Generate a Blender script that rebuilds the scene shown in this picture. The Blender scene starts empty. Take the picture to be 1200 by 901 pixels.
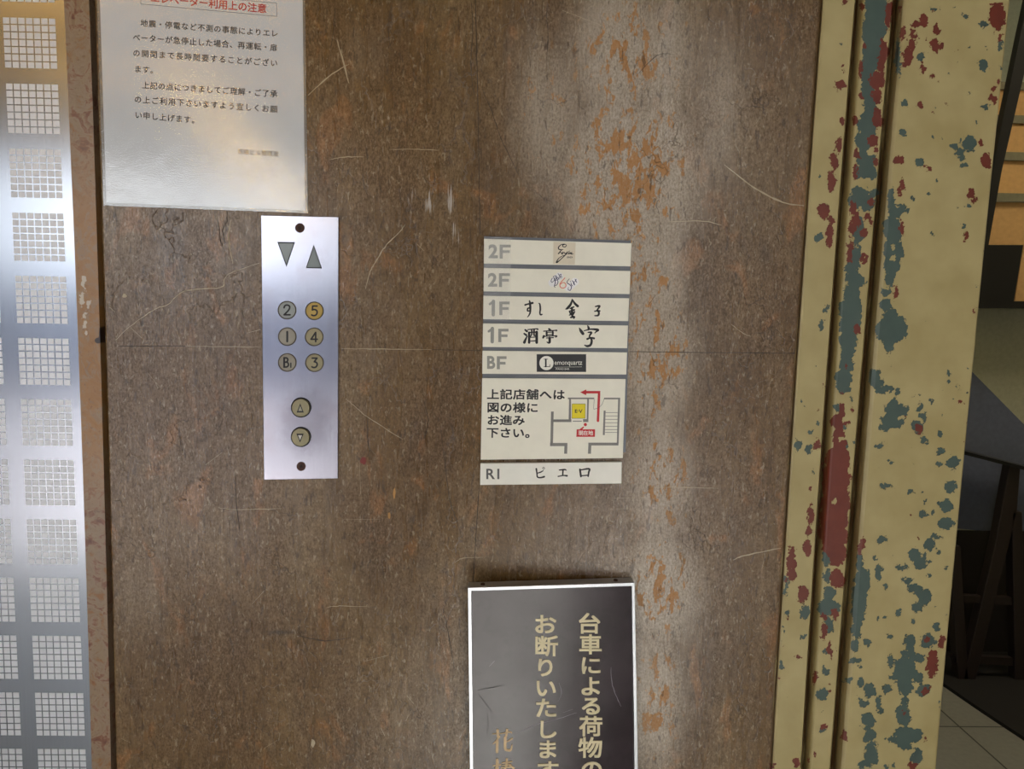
import bpy, bmesh, math, random
import numpy as np
from mathutils import Vector
random.seed(7)
S = bpy.context.scene
COL = S.collection
R_ = math.radians

# ------------------------------------------------------------------ camera
FPX = 900.0
CAM = np.array([0.0, -0.82, 1.289])
YAW, PITCH, ROLL = -0.0205, 0.0918, 0.0186
def basis():
    cy, sy, cp, sp = math.cos(YAW), math.sin(YAW), math.cos(PITCH), math.sin(PITCH)
    f = np.array([-sy*cp, cy*cp, -sp]); r = np.array([cy, sy, 0.0]); u = np.cross(r, f)
    cr, sr = math.cos(ROLL), math.sin(ROLL)
    return cr*r + sr*u, -sr*r + cr*u, f
CR, CU, CF = basis()
cam = bpy.data.cameras.new('camera'); camo = bpy.data.objects.new('camera', cam); COL.objects.link(camo)
cam.sensor_fit = 'HORIZONTAL'; cam.sensor_width = 36.0; cam.lens = FPX/1200*36.0
cam.clip_start = 0.01
from mathutils import Matrix
camo.matrix_world = Matrix(((CR[0], CU[0], -CF[0], CAM[0]), (CR[1], CU[1], -CF[1], CAM[1]), (CR[2], CU[2], -CF[2], CAM[2]), (0, 0, 0, 1)))
S.camera = camo
def P(px, py, Y=0.0):
    """point of the place that lies on the upright plane at depth Y, measured off the photograph"""
    d = CF + CR*((px-600.0)/FPX) - CU*((py-450.5)/FPX)
    return CAM + d*((Y-CAM[1])/d[1])
def PN(px, py, Y):
    px = np.asarray(px, float)[..., None]; py = np.asarray(py, float)[..., None]; Y = np.asarray(Y, float)
    d = CF + CR*((px-600.0)/FPX) - CU*((py-450.5)/FPX)
    return CAM + d*(((Y-CAM[1])/d[..., 1])[..., None])

# ------------------------------------------------------------------ exposure, world, daylight
S.view_settings.view_transform = 'Standard'; S.view_settings.look = 'None'
S.view_settings.gamma = 1.0; S.view_settings.use_curve_mapping = False
S.view_settings.exposure = 0.3
w = bpy.data.worlds.new('sky'); S.world = w; w.use_nodes = True
wn = w.node_tree.nodes; wl = w.node_tree.links
bg = wn['Background']
bg.inputs['Color'].default_value = (0.90, 0.95, 1.0, 1); bg.inputs['Strength'].default_value = 5.0
sun = bpy.data.lights.new('sun', 'SUN'); sun.energy = 48.0; sun.angle = R_(0.6); sun.color = (1.0, 0.98, 0.96)
suno = bpy.data.objects.new('sun', sun); COL.objects.link(suno); suno.rotation_euler = Vector((-0.24, 0.62, -0.78)).to_track_quat('-Z', 'Y').to_euler()
def area(name, loc, target, sx, sy, power, color, portal=False, spread=180):
    l = bpy.data.lights.new(name, 'AREA'); l.shape = 'RECTANGLE'; l.size = sx; l.size_y = sy; l.energy = power; l.color = color
    l.spread = R_(spread)
    if portal: l.cycles.is_portal = True
    o = bpy.data.objects.new(name, l); COL.objects.link(o); o.location = loc
    o.rotation_euler = (Vector(target)-Vector(loc)).to_track_quat('-Z', 'Y').to_euler()
    return o
YF = -3.3                                    # the street side of the hall
LX0, LX1, LZ = -2.5, -0.95, 2.0              # left street opening
RX0, RX1, RZ = 0.42, 1.20, 2.85              # right street opening
area('daylight_portal_left', ((LX0+LX1)/2, YF-0.08, LZ/2), ((LX0+LX1)/2, 0, LZ/2), LX1-LX0, LZ, 1, (1, 1, 1), True)
area('daylight_portal_right', ((RX0+RX1)/2, YF-0.08, RZ/2), ((RX0+RX1)/2, 0, RZ/2), RX1-RX0, RZ, 1, (1, 1, 1), True)

# ------------------------------------------------------------------ material helpers
def lin(c):
    return tuple((x/255/12.92 if x/255 <= 0.04045 else ((x/255+0.055)/1.055)**2.4) for x in c) + (1.0,)
class NT:
    def __init__(s, name):
        s.m = bpy.data.materials.new(name); s.m.use_nodes = True
        s.t = s.m.node_tree; s.n = s.t.nodes; s.l = s.t.links
        s.b = s.n['Principled BSDF']; s.out = s.n['Material Output']
        s._co = None
    def node(s, t, **k):
        n = s.n.new(t)
        for a, v in k.items(): setattr(n, a, v)
        return n
    def co(s):
        if not s._co: s._co = s.node('ShaderNodeTexCoord').outputs['Object']
        return s._co
    def link(s, a, b): s.l.new(a, b)
    def put(s, v, inp):
        if isinstance(v, (int, float)): inp.default_value = v
        elif isinstance(v, tuple): inp.default_value = v
        else: s.link(v, inp)
    def mapping(s, scale, loc=(0, 0, 0)):
        m = s.node('ShaderNodeMapping'); s.link(s.co(), m.inputs['Vector'])
        m.inputs['Scale'].default_value = scale; m.inputs['Location'].default_value = loc
        return m.outputs['Vector']
    def noise(s, scale, detail=3, rough=0.55, vec=None, dist=0.0, out='Fac'):
        n = s.node('ShaderNodeTexNoise'); s.link(vec or s.co(), n.inputs['Vector'])
        n.inputs['Scale'].default_value = scale; n.inputs['Detail'].default_value = detail
        n.inputs['Roughness'].default_value = rough; n.inputs['Distortion'].default_value = dist
        return n.outputs[out]
    def voro(s, scale, vec=None, feature='F1', out='Distance'):
        n = s.node('ShaderNodeTexVoronoi', feature=feature); s.link(vec or s.co(), n.inputs['Vector'])
        n.inputs['Scale'].default_value = scale
        return n.outputs[out]
    def ramp(s, fac, stops, interp='LINEAR'):
        r = s.node('ShaderNodeValToRGB'); s.link(fac, r.inputs['Fac']); r.color_ramp.interpolation = interp
        e = r.color_ramp.elements
        while len(e) < len(stops): e.new(0.5)
        for i, (p, c) in enumerate(stops):
            e[i].position = p; e[i].color = c if isinstance(c, tuple) else (c, c, c, 1)
        return r.outputs['Color']
    def math(s, op, a, b=0.0, clamp=False):
        m = s.node('ShaderNodeMath', operation=op); m.use_clamp = clamp
        s.put(a, m.inputs[0]); s.put(b, m.inputs[1]); return m.outputs[0]
    def step(s, v, lo, hi):
        m = s.node('ShaderNodeMapRange'); m.interpolation_type = 'SMOOTHSTEP'; s.put(v, m.inputs['Value'])
        m.inputs['From Min'].default_value = lo; m.inputs['From Max'].default_value = hi; return m.outputs['Result']
    def mix(s, f, a, b, blend='MIX'):
        m = s.node('ShaderNodeMix', data_type='RGBA', blend_type=blend)
        s.put(f, m.inputs[0]); s.put(a, m.inputs[6]); s.put(b, m.inputs[7]); return m.outputs[2]
    def bump(s, h, strength=0.3, dist=0.001, normal=None):
        b = s.node('ShaderNodeBump'); s.link(h, b.inputs['Height']); b.inputs['Strength'].default_value = strength
        b.inputs['Distance'].default_value = dist
        if normal: s.link(normal, b.inputs['Normal'])
        return b.outputs['Normal']
    def attr(s, name):
        a = s.node('ShaderNodeAttribute', attribute_name=name)
        sp = s.node('ShaderNodeSeparateColor'); s.link(a.outputs['Color'], sp.inputs[0])
        return sp.outputs[0], sp.outputs[1], sp.outputs[2]
    def set(s, **k):
        for a, v in k.items(): s.put(v, s.b.inputs[a.replace('_', ' ')])
        return s.m
def plain(name, c, rough=0.5, metal=0.0, spec=0.5, vary=0.06, scale=60, bump=0.0):
    t = NT(name); base = lin(c)
    n = t.noise(scale, 3)
    dark = tuple(x*(1-vary*2.2) for x in base[:3])+(1,); light = tuple(min(1, x*(1+vary)) for x in base[:3])+(1,)
    col = t.ramp(n, [(0.25, dark), (0.75, light)])
    k = dict(Base_Color=col, Roughness=rough, Metallic=metal)
    if bump: k['Normal'] = t.bump(n, bump, 0.001)
    t.set(**k); t.b.inputs['Specular IOR Level'].default_value = spec
    return t.m

# ------------------------------------------------------------------ mesh helpers
class MB:
    def __init__(s): s.v = []; s.f = []; s.mi = []
    def add(s, verts, faces, mi=0):
        o = len(s.v); s.v += [tuple(map(float, p)) for p in verts]
        s.f += [tuple(o+i for i in f) for f in faces]; s.mi += [mi]*len(faces); return s
    def prism(s, pts, y0, y1, mi=0):
        """outline in x,z, front at y0 (towards the viewer), back at y1"""
        n = len(pts)
        a = sum(pts[i][0]*pts[(i+1) % n][1]-pts[(i+1) % n][0]*pts[i][1] for i in range(n))
        if a < 0: pts = pts[::-1]
        v = [(p[0], y0, p[1]) for p in pts]+[(p[0], y1, p[1]) for p in pts]
        f = [tuple(range(n)), tuple(range(2*n-1, n-1, -1))]+[(i+n, (i+1) % n+n, (i+1) % n, i) for i in range(n)]
        return s.add(v, f, mi)
    def box(s, x0, x1, y0, y1, z0, z1, mi=0):
        return s.prism([(x0, z0), (x1, z0), (x1, z1), (x0, z1)], y0, y1, mi)
    def pxprism(s, pxs, y0, y1, mi=0):
        w_ = [P(x, y, y0) for x, y in pxs]
        return s.prism([(p[0], p[2]) for p in w_], y0, y1, mi)
    def decal(s, verts, faces, y, thick=0.0, mi=0):
        """flat artwork (in photo pixels) laid on the plane y, standing up by thick"""
        yf = y if callable(y) else (lambda a: y)
        fr = [P(a, b, yf(a)-thick) for a, b in verts]
        fac = []
        for f in faces:
            ar = 0
            for i in range(len(f)):
                p, q = verts[f[i]], verts[f[(i+1) % len(f)]]; ar += p[0]*q[1]-q[0]*p[1]
            fac.append(tuple(f) if ar < 0 else tuple(reversed(f)))
        s.add(fr, fac, mi)
        if thick > 0:
            cnt = {}
            for f in fac:
                for i in range(len(f)):
                    e = (f[i], f[(i+1) % len(f)]); cnt[e] = cnt.get(e, 0)+1
            bd = [e for e in cnt if (e[1], e[0]) not in cnt]
            bk = [(p[0], yf(a), p[2]) for p, (a, b) in zip(fr, verts)]
            o = len(s.v); s.v += [tuple(map(float, p)) for p in fr]+[tuple(map(float, p)) for p in bk]; n = len(fr)
            for a, b in bd: s.f.append((o+b, o+a, o+n+a, o+n+b)); s.mi.append(mi)
        return s
    def build(s, name, mats, parent=None, smooth=False, bevel=0.0, seg=2):
        me = bpy.data.meshes.new(name); me.from_pydata(s.v, [], s.f); me.update()
        for m in (mats if isinstance(mats, (list, tuple)) else [mats]): me.materials.append(m)
        for p, i in zip(me.polygons, s.mi): p.material_index = i; p.use_smooth = smooth
        o = bpy.data.objects.new(name, me); COL.objects.link(o)
        if parent: o.parent = parent; o.matrix_parent_inverse = Matrix.Translation(-Vector(parent.location))
        if bevel:
            b = o.modifiers.new('bevel', 'BEVEL'); b.width = bevel; b.segments = seg; b.limit_method = 'ANGLE'; b.angle_limit = R_(40)
        return o
def tag(o, label=None, cat=None, group=None, kind=None):
    if label: o['label'] = label
    if cat: o['category'] = cat
    if group: o['group'] = group
    if kind: o['kind'] = kind
    return o
def thing(name, loc, label, cat, group=None):
    o = bpy.data.objects.new(name, None); COL.objects.link(o); o.location = Vector(tuple(map(float, loc))); o.empty_display_size = 0.02
    return tag(o, label, cat, group)
def structure(o): o['kind'] = 'structure'; return o
def disc(cx, cy, rx, ry=None, n=28):
    ry = ry or rx
    return [(cx+rx*math.cos(2*math.pi*i/n), cy+ry*math.sin(2*math.pi*i/n)) for i in range(n)]
def smooth_line(pts, sub=6):
    if len(pts) < 3: return pts
    o = []
    for i in range(len(pts)-1):
        p0 = pts[max(i-1, 0)]; p1 = pts[i]; p2 = pts[i+1]; p3 = pts[min(i+2, len(pts)-1)]
        for k in range(sub):
            t = k/sub
            o.append(tuple(0.5*((2*b)+(-a+c)*t+(2*a-5*b+4*c-d)*t*t+(-a+3*b-3*c+d)*t**3) for a, b, c, d in zip(p0, p1, p2, p3)))
    o.append(pts[-1]); return o
def stroke(pts, w=1.0, smooth=True, caps=True):
    """a pen stroke: pts (x,y) or (x,y,width) -> (verts, faces) in photo pixels"""
    pts = [(p[0], p[1], p[2] if len(p) > 2 else w) for p in pts]
    if smooth: pts = smooth_line(pts)
    V = []; F = []; n = len(pts); L = []; Rr = []
    for i in range(n):
        a = pts[max(i-1, 0)]; b = pts[min(i+1, n-1)]
        dx, dy = b[0]-a[0], b[1]-a[1]; d = math.hypot(dx, dy) or 1; nx, ny = -dy/d, dx/d
        h = pts[i][2]/2
        L.append((pts[i][0]+nx*h, pts[i][1]+ny*h)); Rr.append((pts[i][0]-nx*h, pts[i][1]-ny*h))
    V = L+Rr
    F = [(i, i+1, n+i+1, n+i) for i in range(n-1)]
    if caps:
        for e, q, sgn in ((0, 1, 1), (n-1, n-2, 1)):
            h = pts[e][2]/2
            if h < 0.2: continue
            ang = math.atan2(pts[e][1]-pts[q][1], pts[e][0]-pts[q][0])
            o = len(V); m = 6
            V += [(pts[e][0]+h*math.cos(ang-math.pi/2+math.pi*k/m), pts[e][1]+h*math.sin(ang-math.pi/2+math.pi*k/m)) for k in range(m+1)]
            F.append(tuple(range(o, o+m+1)))
    return V, F
# glyphs of Blender's own built-in typeface
_tc = bpy.data.curves.new('glyph_source', 'FONT'); _to = bpy.data.objects.new('glyph_source', _tc); COL.objects.link(_to)
_cache = {}
def text_mesh(s, off=0.0, res=3):
    k = (s, off, res)
    if k in _cache: return _cache[k]
    _tc.body = s; _tc.offset = off; _tc.resolution_u = res; _tc.size = 1.0; _tc.fill_mode = 'FRONT'
    bpy.context.view_layer.update()
    ev = _to.evaluated_get(bpy.context.evaluated_depsgraph_get()); me = ev.to_mesh()
    v = [(q.co.x, q.co.y) for q in me.vertices]; f = [tuple(p.vertices) for p in me.polygons]
    ev.to_mesh_clear(); _cache[k] = (v, f); return v, f
def bbox(v):
    xs = [p[0] for p in v]; ys = [p[1] for p in v]; return min(xs), max(xs), min(ys), max(ys)
_b1 = bbox(text_mesh('国')[0]); _b2 = bbox(text_mesh('国国')[0])
EM = (_b2[1]-_b2[0])-(_b1[1]-_b1[0]); EMX = (_b1[0]+_b1[1])/2; EMY = (_b1[2]+_b1[3])/2
def glyph_at(mb, ch, c, ex, ey, y, off=0.0, thick=0.0, mi=0, res=2):
    if ch in ' 　': return
    v, f = text_mesh(ch, off*EM, res)
    if not v: return
    o = [(c[0]+(a-EMX)/EM*ex[0]+(b-EMY)/EM*ey[0], c[1]+(a-EMX)/EM*ex[1]+(b-EMY)/EM*ey[1]) for a, b in v]
    mb.decal(o, f, y, thick, mi)
def bold_at(mb, ch, c, ex, ey, y, sh, thick=0.0, mi=0, res=3):
    for i, (a, b) in enumerate(((-sh, -sh), (sh, -sh), (-sh, sh), (sh, sh), (0, 0))):
        glyph_at(mb, ch, (c[0]+a, c[1]+b), ex, ey, (lambda q, i=i: (y(q) if callable(y) else y)-i*.00002), 0.0, thick, mi, res)
def cjk_line(mb, s, p0, p1, size, y, tall=1.0, off=0.0, mi=0, thick=0.0, res=2):
    n = len(s); dx, dy = (p1[0]-p0[0]), (p1[1]-p0[1]); L = math.hypot(dx, dy) or 1
    ux, uy = dx/L, dy/L
    if n == 1: ux, uy = 1, 0
    for i, ch in enumerate(s):
        t = i/(n-1) if n > 1 else 0
        bold_at(mb, ch, (p0[0]+dx*t, p0[1]+dy*t), (ux*size, uy*size), (0.02*size*tall, -size*tall), y, off*size, thick, mi, res)
def fit_text(mb, s, quad, y, off=0.0, mi=0, thick=0.0, res=4):
    """text stretched to the four corners TL TR BR BL"""
    v, f = text_mesh(s, off, res); x0, x1, y0, y1 = bbox(v); (a, b, c, d) = quad
    o = []
    for px, py in v:
        s_ = (px-x0)/(x1-x0); t = (y1-py)/(y1-y0)
        o.append(tuple(a[i]*(1-s_)*(1-t)+b[i]*s_*(1-t)+c[i]*s_*t+d[i]*(1-s_)*t for i in (0, 1)))
    mb.decal(o, f, y, thick, mi)
def box_text(mb, s, x0, x1, y0, y1, y, **k): fit_text(mb, s, [(x0, y0), (x1, y0), (x1, y1), (x0, y1)], y, **k)

# value noise for weathering maps
def vnoise(x, y, scale, seed):
    rs = np.random.RandomState(seed); T = rs.rand(256, 256)
    x = np.asarray(x)/scale+1000; y = np.asarray(y)/scale+1000
    xi = np.floor(x).astype(int); yi = np.floor(y).astype(int); fx = x-xi; fy = y-yi
    fx = fx*fx*(3-2*fx); fy = fy*fy*(3-2*fy)
    g = lambda a, b: T[a % 256, b % 256]
    return (g(xi, yi)*(1-fx)+g(xi+1, yi)*fx)*(1-fy)+(g(xi, yi+1)*(1-fx)+g(xi+1, yi+1)*fx)*fy-0.5
def grid_mesh(name, pos, mats, attrname, rgb, parent=None, smooth=True):
    ny, nx = pos.shape[:2]
    idx = np.arange(ny*nx).reshape(ny, nx)
    q = np.stack([idx[1:, :-1], idx[1:, 1:], idx[:-1, 1:], idx[:-1, :-1]], -1).reshape(-1, 4)
    me = bpy.data.meshes.new(name)
    me.vertices.add(ny*nx); me.vertices.foreach_set('co', pos.reshape(-1).astype(np.float32))
    me.loops.add(q.size); me.loops.foreach_set('vertex_index', q.reshape(-1).astype(np.int32))
    me.polygons.add(len(q)); me.polygons.foreach_set('loop_start', (np.arange(len(q))*4).astype(np.int32))
    me.update(calc_edges=True); me.validate()
    me.polygons.foreach_set('use_smooth', np.full(len(me.polygons), smooth))
    a = me.color_attributes.new(attrname, 'FLOAT_COLOR', 'POINT')
    buf = np.ones((ny*nx, 4), np.float32); buf[:, :3] = rgb.reshape(-1, 3); a.data.foreach_set('color', buf.reshape(-1))
    for m in mats: me.materials.append(m)
    o = bpy.data.objects.new(name, me); COL.objects.link(o)
    if parent: o.parent = parent
    return o
def join_into(o, mb, off=1):
    """adds the slivers in mb to o's own mesh (same object, own material slots)"""
    bm = bmesh.new(); bm.from_mesh(o.data)
    vs = [bm.verts.new(v) for v in mb.v]
    for f, mi in zip(mb.f, mb.mi):
        try:
            fc = bm.faces.new([vs[i] for i in f]); fc.material_index = mi+off
        except ValueError: pass
    bm.to_mesh(o.data); bm.free()

# ------------------------------------------------------------------ materials
def stone_material():
    t = NT('polished_brown_stone')
    ochre, pale, dark = t.attr('wear_tone')
    st = t.mapping((1, 1, 0.45)); st2 = t.mapping((1, 1, 0.16)); st3 = t.mapping((1, 1, 0.5))
    n1 = t.noise(8, 4, 0.6, st); n2 = t.noise(150, 6, 0.75, st); n3 = t.noise(480, 3, 0.7, t.mapping((1, 1, .6)))
    n4 = t.noise(48, 4, 0.6, st2, dist=0.4)
    base = t.ramp(n1, [(0.28, lin((82, 57, 28))), (0.5, lin((102, 77, 44))), (0.72, lin((119, 97, 65)))])
    base = t.mix(t.math('MULTIPLY', t.step(n4, 0.48, 0.72), 0.45), base, lin((78, 56, 30)))
    bl = t.noise(26, 4, 0.6, st3, dist=0.7)
    base = t.mix(t.math('MULTIPLY', t.step(bl, 0.56, 0.66), 0.45), base, lin((142, 94, 46)))
    base = t.mix(0.55, base, t.ramp(n2, [(0.34, 0.2), (0.5, 0.5), (0.66, 0.8)]), 'OVERLAY')
    base = t.mix(0.36, base, t.ramp(n3, [(0.36, 0.12), (0.64, 0.88)]), 'OVERLAY')
    # rubbed band: pale skin with ochre worms, wall sheen painted in with it
    wv = t.node('ShaderNodeMix', data_type='RGBA'); wv.inputs[0].default_value = 0.022
    t.link(t.mapping((1, 1, 0.5)), wv.inputs[6]); t.link(t.noise(70, 3, 0.6, st3, out='Color'), wv.inputs[7])
    d2 = t.voro(125, wv.outputs[2], 'DISTANCE_TO_EDGE'); d3 = t.voro(62, wv.outputs[2], 'DISTANCE_TO_EDGE'); w2 = t.noise(85, 3, 0.6, st3); w3 = t.noise(22, 2, 0.5, st3)
    wid = t.math('ADD', t.math('MULTIPLY', t.math('SUBTRACT', w2, 0.5), 1.25), t.math('MULTIPLY', t.math('SUBTRACT', w3, 0.5), 0.2))
    wid = t.math('ADD', wid, t.math('MULTIPLY', t.math('SUBTRACT', ochre, 0.72), 0.55))
    om = t.step(t.math('SUBTRACT', wid, t.math('MINIMUM', d2, t.math('MULTIPLY', d3, 1.2))), -0.03, 0.03)
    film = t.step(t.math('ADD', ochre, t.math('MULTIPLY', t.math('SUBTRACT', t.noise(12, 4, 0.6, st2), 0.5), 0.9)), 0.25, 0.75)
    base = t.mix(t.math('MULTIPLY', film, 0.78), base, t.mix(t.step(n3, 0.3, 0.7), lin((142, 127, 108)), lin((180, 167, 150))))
    base = t.mix(t.math('MULTIPLY', t.math('MULTIPLY', om, film), 0.8), base, lin((166, 116, 62)))
    fl = t.noise(320, 3, 0.6, t.mapping((1, 1, 0.4)), dist=0.8); pt = t.noise(180, 3, 0.6, t.mapping((1, 1, 0.3), (3, 1, 2)), dist=0.5)
    base = t.mix(t.math('MULTIPLY', t.step(fl, 0.58, 0.68), 0.34), base, lin((186, 172, 146)))
    base = t.mix(t.math('MULTIPLY', t.math('SUBTRACT', 1.0, t.step(pt, 0.34, 0.40)), 0.6), base, lin((62, 46, 30)))
    # hairline cracks
    wob = t.node('ShaderNodeMix', data_type='RGBA'); wob.inputs[0].default_value = 0.07
    t.link(t.mapping((1, 1, 0.5)), wob.inputs[6]); t.link(t.noise(14, 4, 0.6, out='Color'), wob.inputs[7])
    ck = t.voro(24, wob.outputs[2], 'DISTANCE_TO_EDGE')
    ck = t.math('MULTIPLY', t.math('SUBTRACT', 1.0, t.step(ck, 0.0, 0.016)), t.step(t.noise(15, 2), 0.45, 0.62))
    base = t.mix(t.math('MULTIPLY', ck, 0.6), base, lin((60, 46, 34)))
    # pale upright streaks
    sc = t.noise(620, 3, 0.6, t.mapping((1, 1, 0.05)))
    pm = t.step(t.math('ADD', t.math('MULTIPLY', t.math('SUBTRACT', sc, 0.52), 2.4), t.math('MULTIPLY', t.math('SUBTRACT', pale, 0.6), 1.3)), 0.0, 0.25)
    base = t.mix(t.math('MULTIPLY', pm, 0.6), base, lin((206, 200, 192)))
    base = t.mix(t.math('MULTIPLY', dark, t.step(n2, 0.3, 0.6)), base, lin((36, 29, 23)))
    rough = t.math('ADD', t.math('MULTIPLY', t.noise(45, 3, 0.6, st2), 0.20), 0.18)
    rough = t.math('ADD', rough, t.math('MULTIPLY', t.math('ADD', om, ck), 0.1))
    h = t.math('ADD', t.math('MULTIPLY', n2, 0.5), t.math('MULTIPLY', om, -0.35))
    h = t.math('ADD', h, t.math('MULTIPLY', ck, -0.6))
    h = t.math('ADD', h, t.math('MULTIPLY', n3, 0.35))
    t.set(Base_Color=base, Roughness=rough, Normal=t.bump(h, 0.2, 0.0012))
    sl = t.math('ADD', t.math('MULTIPLY', t.step(t.math('ADD', t.math('MULTIPLY', n2, .4), t.math('MULTIPLY', n3, .6)), 0.38, 0.62), 0.5), 0.32)
    t.link(t.math('MULTIPLY', sl, t.math('SUBTRACT', 1.0, t.math('MULTIPLY', om, 0.6))), t.b.inputs['Specular IOR Level'])
    return t.m
def marble_material():
    t = NT('red_marble'); wear_tone, pale, dark = t.attr('wear_tone')
    n = t.noise(46, 5, 0.65, dist=1.6); m2 = t.noise(95, 4, 0.6, dist=1.2, vec=t.mapping((1, 1, 0.8), (2, 5, 1)))
    a = t.ramp(n, [(0.30, lin((96, 58, 48))), (0.42, lin((124, 84, 62))), (0.48, lin((142, 122, 102))), (0.58, lin((134, 112, 90))), (0.66, lin((138, 96, 56))), (0.78, lin((112, 66, 54)))])
    g = t.ramp(n, [(0.32, lin((140, 112, 82))), (0.45, lin((152, 112, 66))), (0.6, lin((148, 104, 54))), (0.72, lin((132, 108, 82)))])
    base = t.mix(wear_tone, a, g)
    base = t.mix(t.math('MULTIPLY', t.step(m2, 0.5, 0.6), 0.6), base, lin((142, 122, 96)))
    base = t.mix(t.math('MULTIPLY', t.step(t.noise(240, 3, 0.6), 0.6, 0.68), 0.35), base, lin((84, 52, 40)))
    base = t.mix(t.step(t.math('ADD', pale, t.math('MULTIPLY', t.math('SUBTRACT', t.noise(170, 4, 0.65), 0.5), 2.2)), 0.5, 0.58), base, lin((190, 178, 158)))
    base = t.mix(t.step(dark, 0.4, 0.6), base, lin((48, 34, 26)))
    return t.set(Base_Color=base, Roughness=0.3, Normal=t.bump(n, 0.15, 0.001))
def peeling_material():
    t = NT('peeling_cream_paint'); teal, red, grime_shade = t.attr('wear_tone')
    f = t.math('SUBTRACT', t.noise(420, 4, 0.65), 0.5); f2 = t.math('SUBTRACT', t.noise(130, 3, 0.6), 0.5)
    j = t.math('ADD', t.math('MULTIPLY', f, 1.0), t.math('MULTIPLY', f2, 0.6))
    mt = t.step(t.math('ADD', teal, j), 0.16, 0.21); mr = t.step(t.math('ADD', red, j), 0.16, 0.21)
    n = t.noise(22, 3)
    cream = t.ramp(n, [(0.3, lin((162, 147, 98))), (0.7, lin((176, 162, 114)))])
    cream = t.mix(t.math('MULTIPLY', grime_shade, t.step(t.noise(90, 4, 0.65, t.mapping((1, 1, 0.2))), 0.2, 0.55)), cream, lin((92, 66, 34)))  # brown over grooves and left-facing steps: grime with their shade painted in
    base = t.mix(mt, cream, t.mix(t.noise(60), lin((60, 78, 73)), lin((74, 92, 85))))
    base = t.mix(mr, base, t.mix(t.noise(70), lin((94, 34, 18)), lin((114, 48, 29))))
    h = t.math('SUBTRACT', 1.0, t.math('MAXIMUM', mt, mr))
    nrm = t.bump(t.noise(300, 2), 0.08, 0.0006)
    return t.set(Base_Color=base, Roughness=0.42, Normal=t.bump(h, 0.9, 0.0006, nrm))
def brushed(name, c, rough, aniso_rot=0.0, vary=0.05, upright=True, blot=None, tarnish=False):
    t = NT(name)
    sc = (1, 1, 0.01) if upright else (0.01, 1, 1)
    n = t.noise(900, 2, 0.5, t.mapping(sc))
    base = lin(c)
    col = t.ramp(n, [(0.3, tuple(x*(1-vary) for x in base[:3])+(1,)), (0.7, tuple(min(1, x*(1+vary)) for x in base[:3])+(1,))])
    if blot:
        b = t.noise(26, 4, 0.6); col = t.mix(t.math('MULTIPLY', t.step(b, 0.45, 0.75), 0.5), col, lin(blot))
        s = t.voro(160, t.mapping((1, 1, 0.3)), 'DISTANCE_TO_EDGE')
    if tarnish:                               # finger-worn stain round the call buttons
        q = P(352, 492, -0.003); vm = t.node('ShaderNodeVectorMath', operation='DISTANCE'); mp = t.mapping((1, 1, 0.75), (0, 0, 0))
        t.link(mp, vm.inputs[0]); vm.inputs[1].default_value = (q[0]+.006, q[1], q[2]*.75)
        tm = t.math('SUBTRACT', 1.0, t.step(t.math('ADD', vm.outputs['Value'], t.math('MULTIPLY', t.noise(70, 4, 0.7), .03)), 0.028, 0.052))
        col = t.mix(t.math('MULTIPLY', tm, 0.45), col, lin((96, 94, 104)))
    r = t.math('ADD', t.math('MULTIPLY', n, 0.08), rough)
    tg = t.node('ShaderNodeTangent', direction_type='RADIAL', axis='Z')
    t.set(Base_Color=col, Metallic=1.0, Roughness=r, Normal=t.bump(n, 0.03, 0.0003))
    t.b.inputs['Anisotropic'].default_value = 0.75; t.b.inputs['Anisotropic Rotation'].default_value = aniso_rot
    t.link(tg.outputs[0], t.b.inputs['Tangent'])
    return t.m
def film_material():
    t = NT('laminate_film')
    t.n.remove(t.b)
    tr = t.node('ShaderNodeBsdfTransparent'); tr.inputs[0].default_value = (0.97, 0.97, 0.97, 1)
    gl = t.node('ShaderNodeBsdfGlossy'); gl.inputs['Roughness'].default_value = 0.05
    h = t.noise(620, 2, 0.5); h2 = t.noise(24, 2, 0.5)
    nr = t.bump(h, 0.17, 0.0005, t.bump(h2, 0.09, 0.004)); t.link(nr, gl.inputs['Normal'])
    fr = t.node('ShaderNodeFresnel'); fr.inputs['IOR'].default_value = 1.5
    mx = t.node('ShaderNodeMixShader'); t.link(fr.outputs[0], mx.inputs[0]); t.link(tr.outputs[0], mx.inputs[1]); t.link(gl.outputs[0], mx.inputs[2])
    t.link(mx.outputs[0], t.out.inputs['Surface']); return t.m
def emit(name, c, strength):
    t = NT(name); t.set(Base_Color=lin(c)); t.b.inputs['Emission Color'].default_value = lin(c); t.b.inputs['Emission Strength'].default_value = strength
    return t.m
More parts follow.
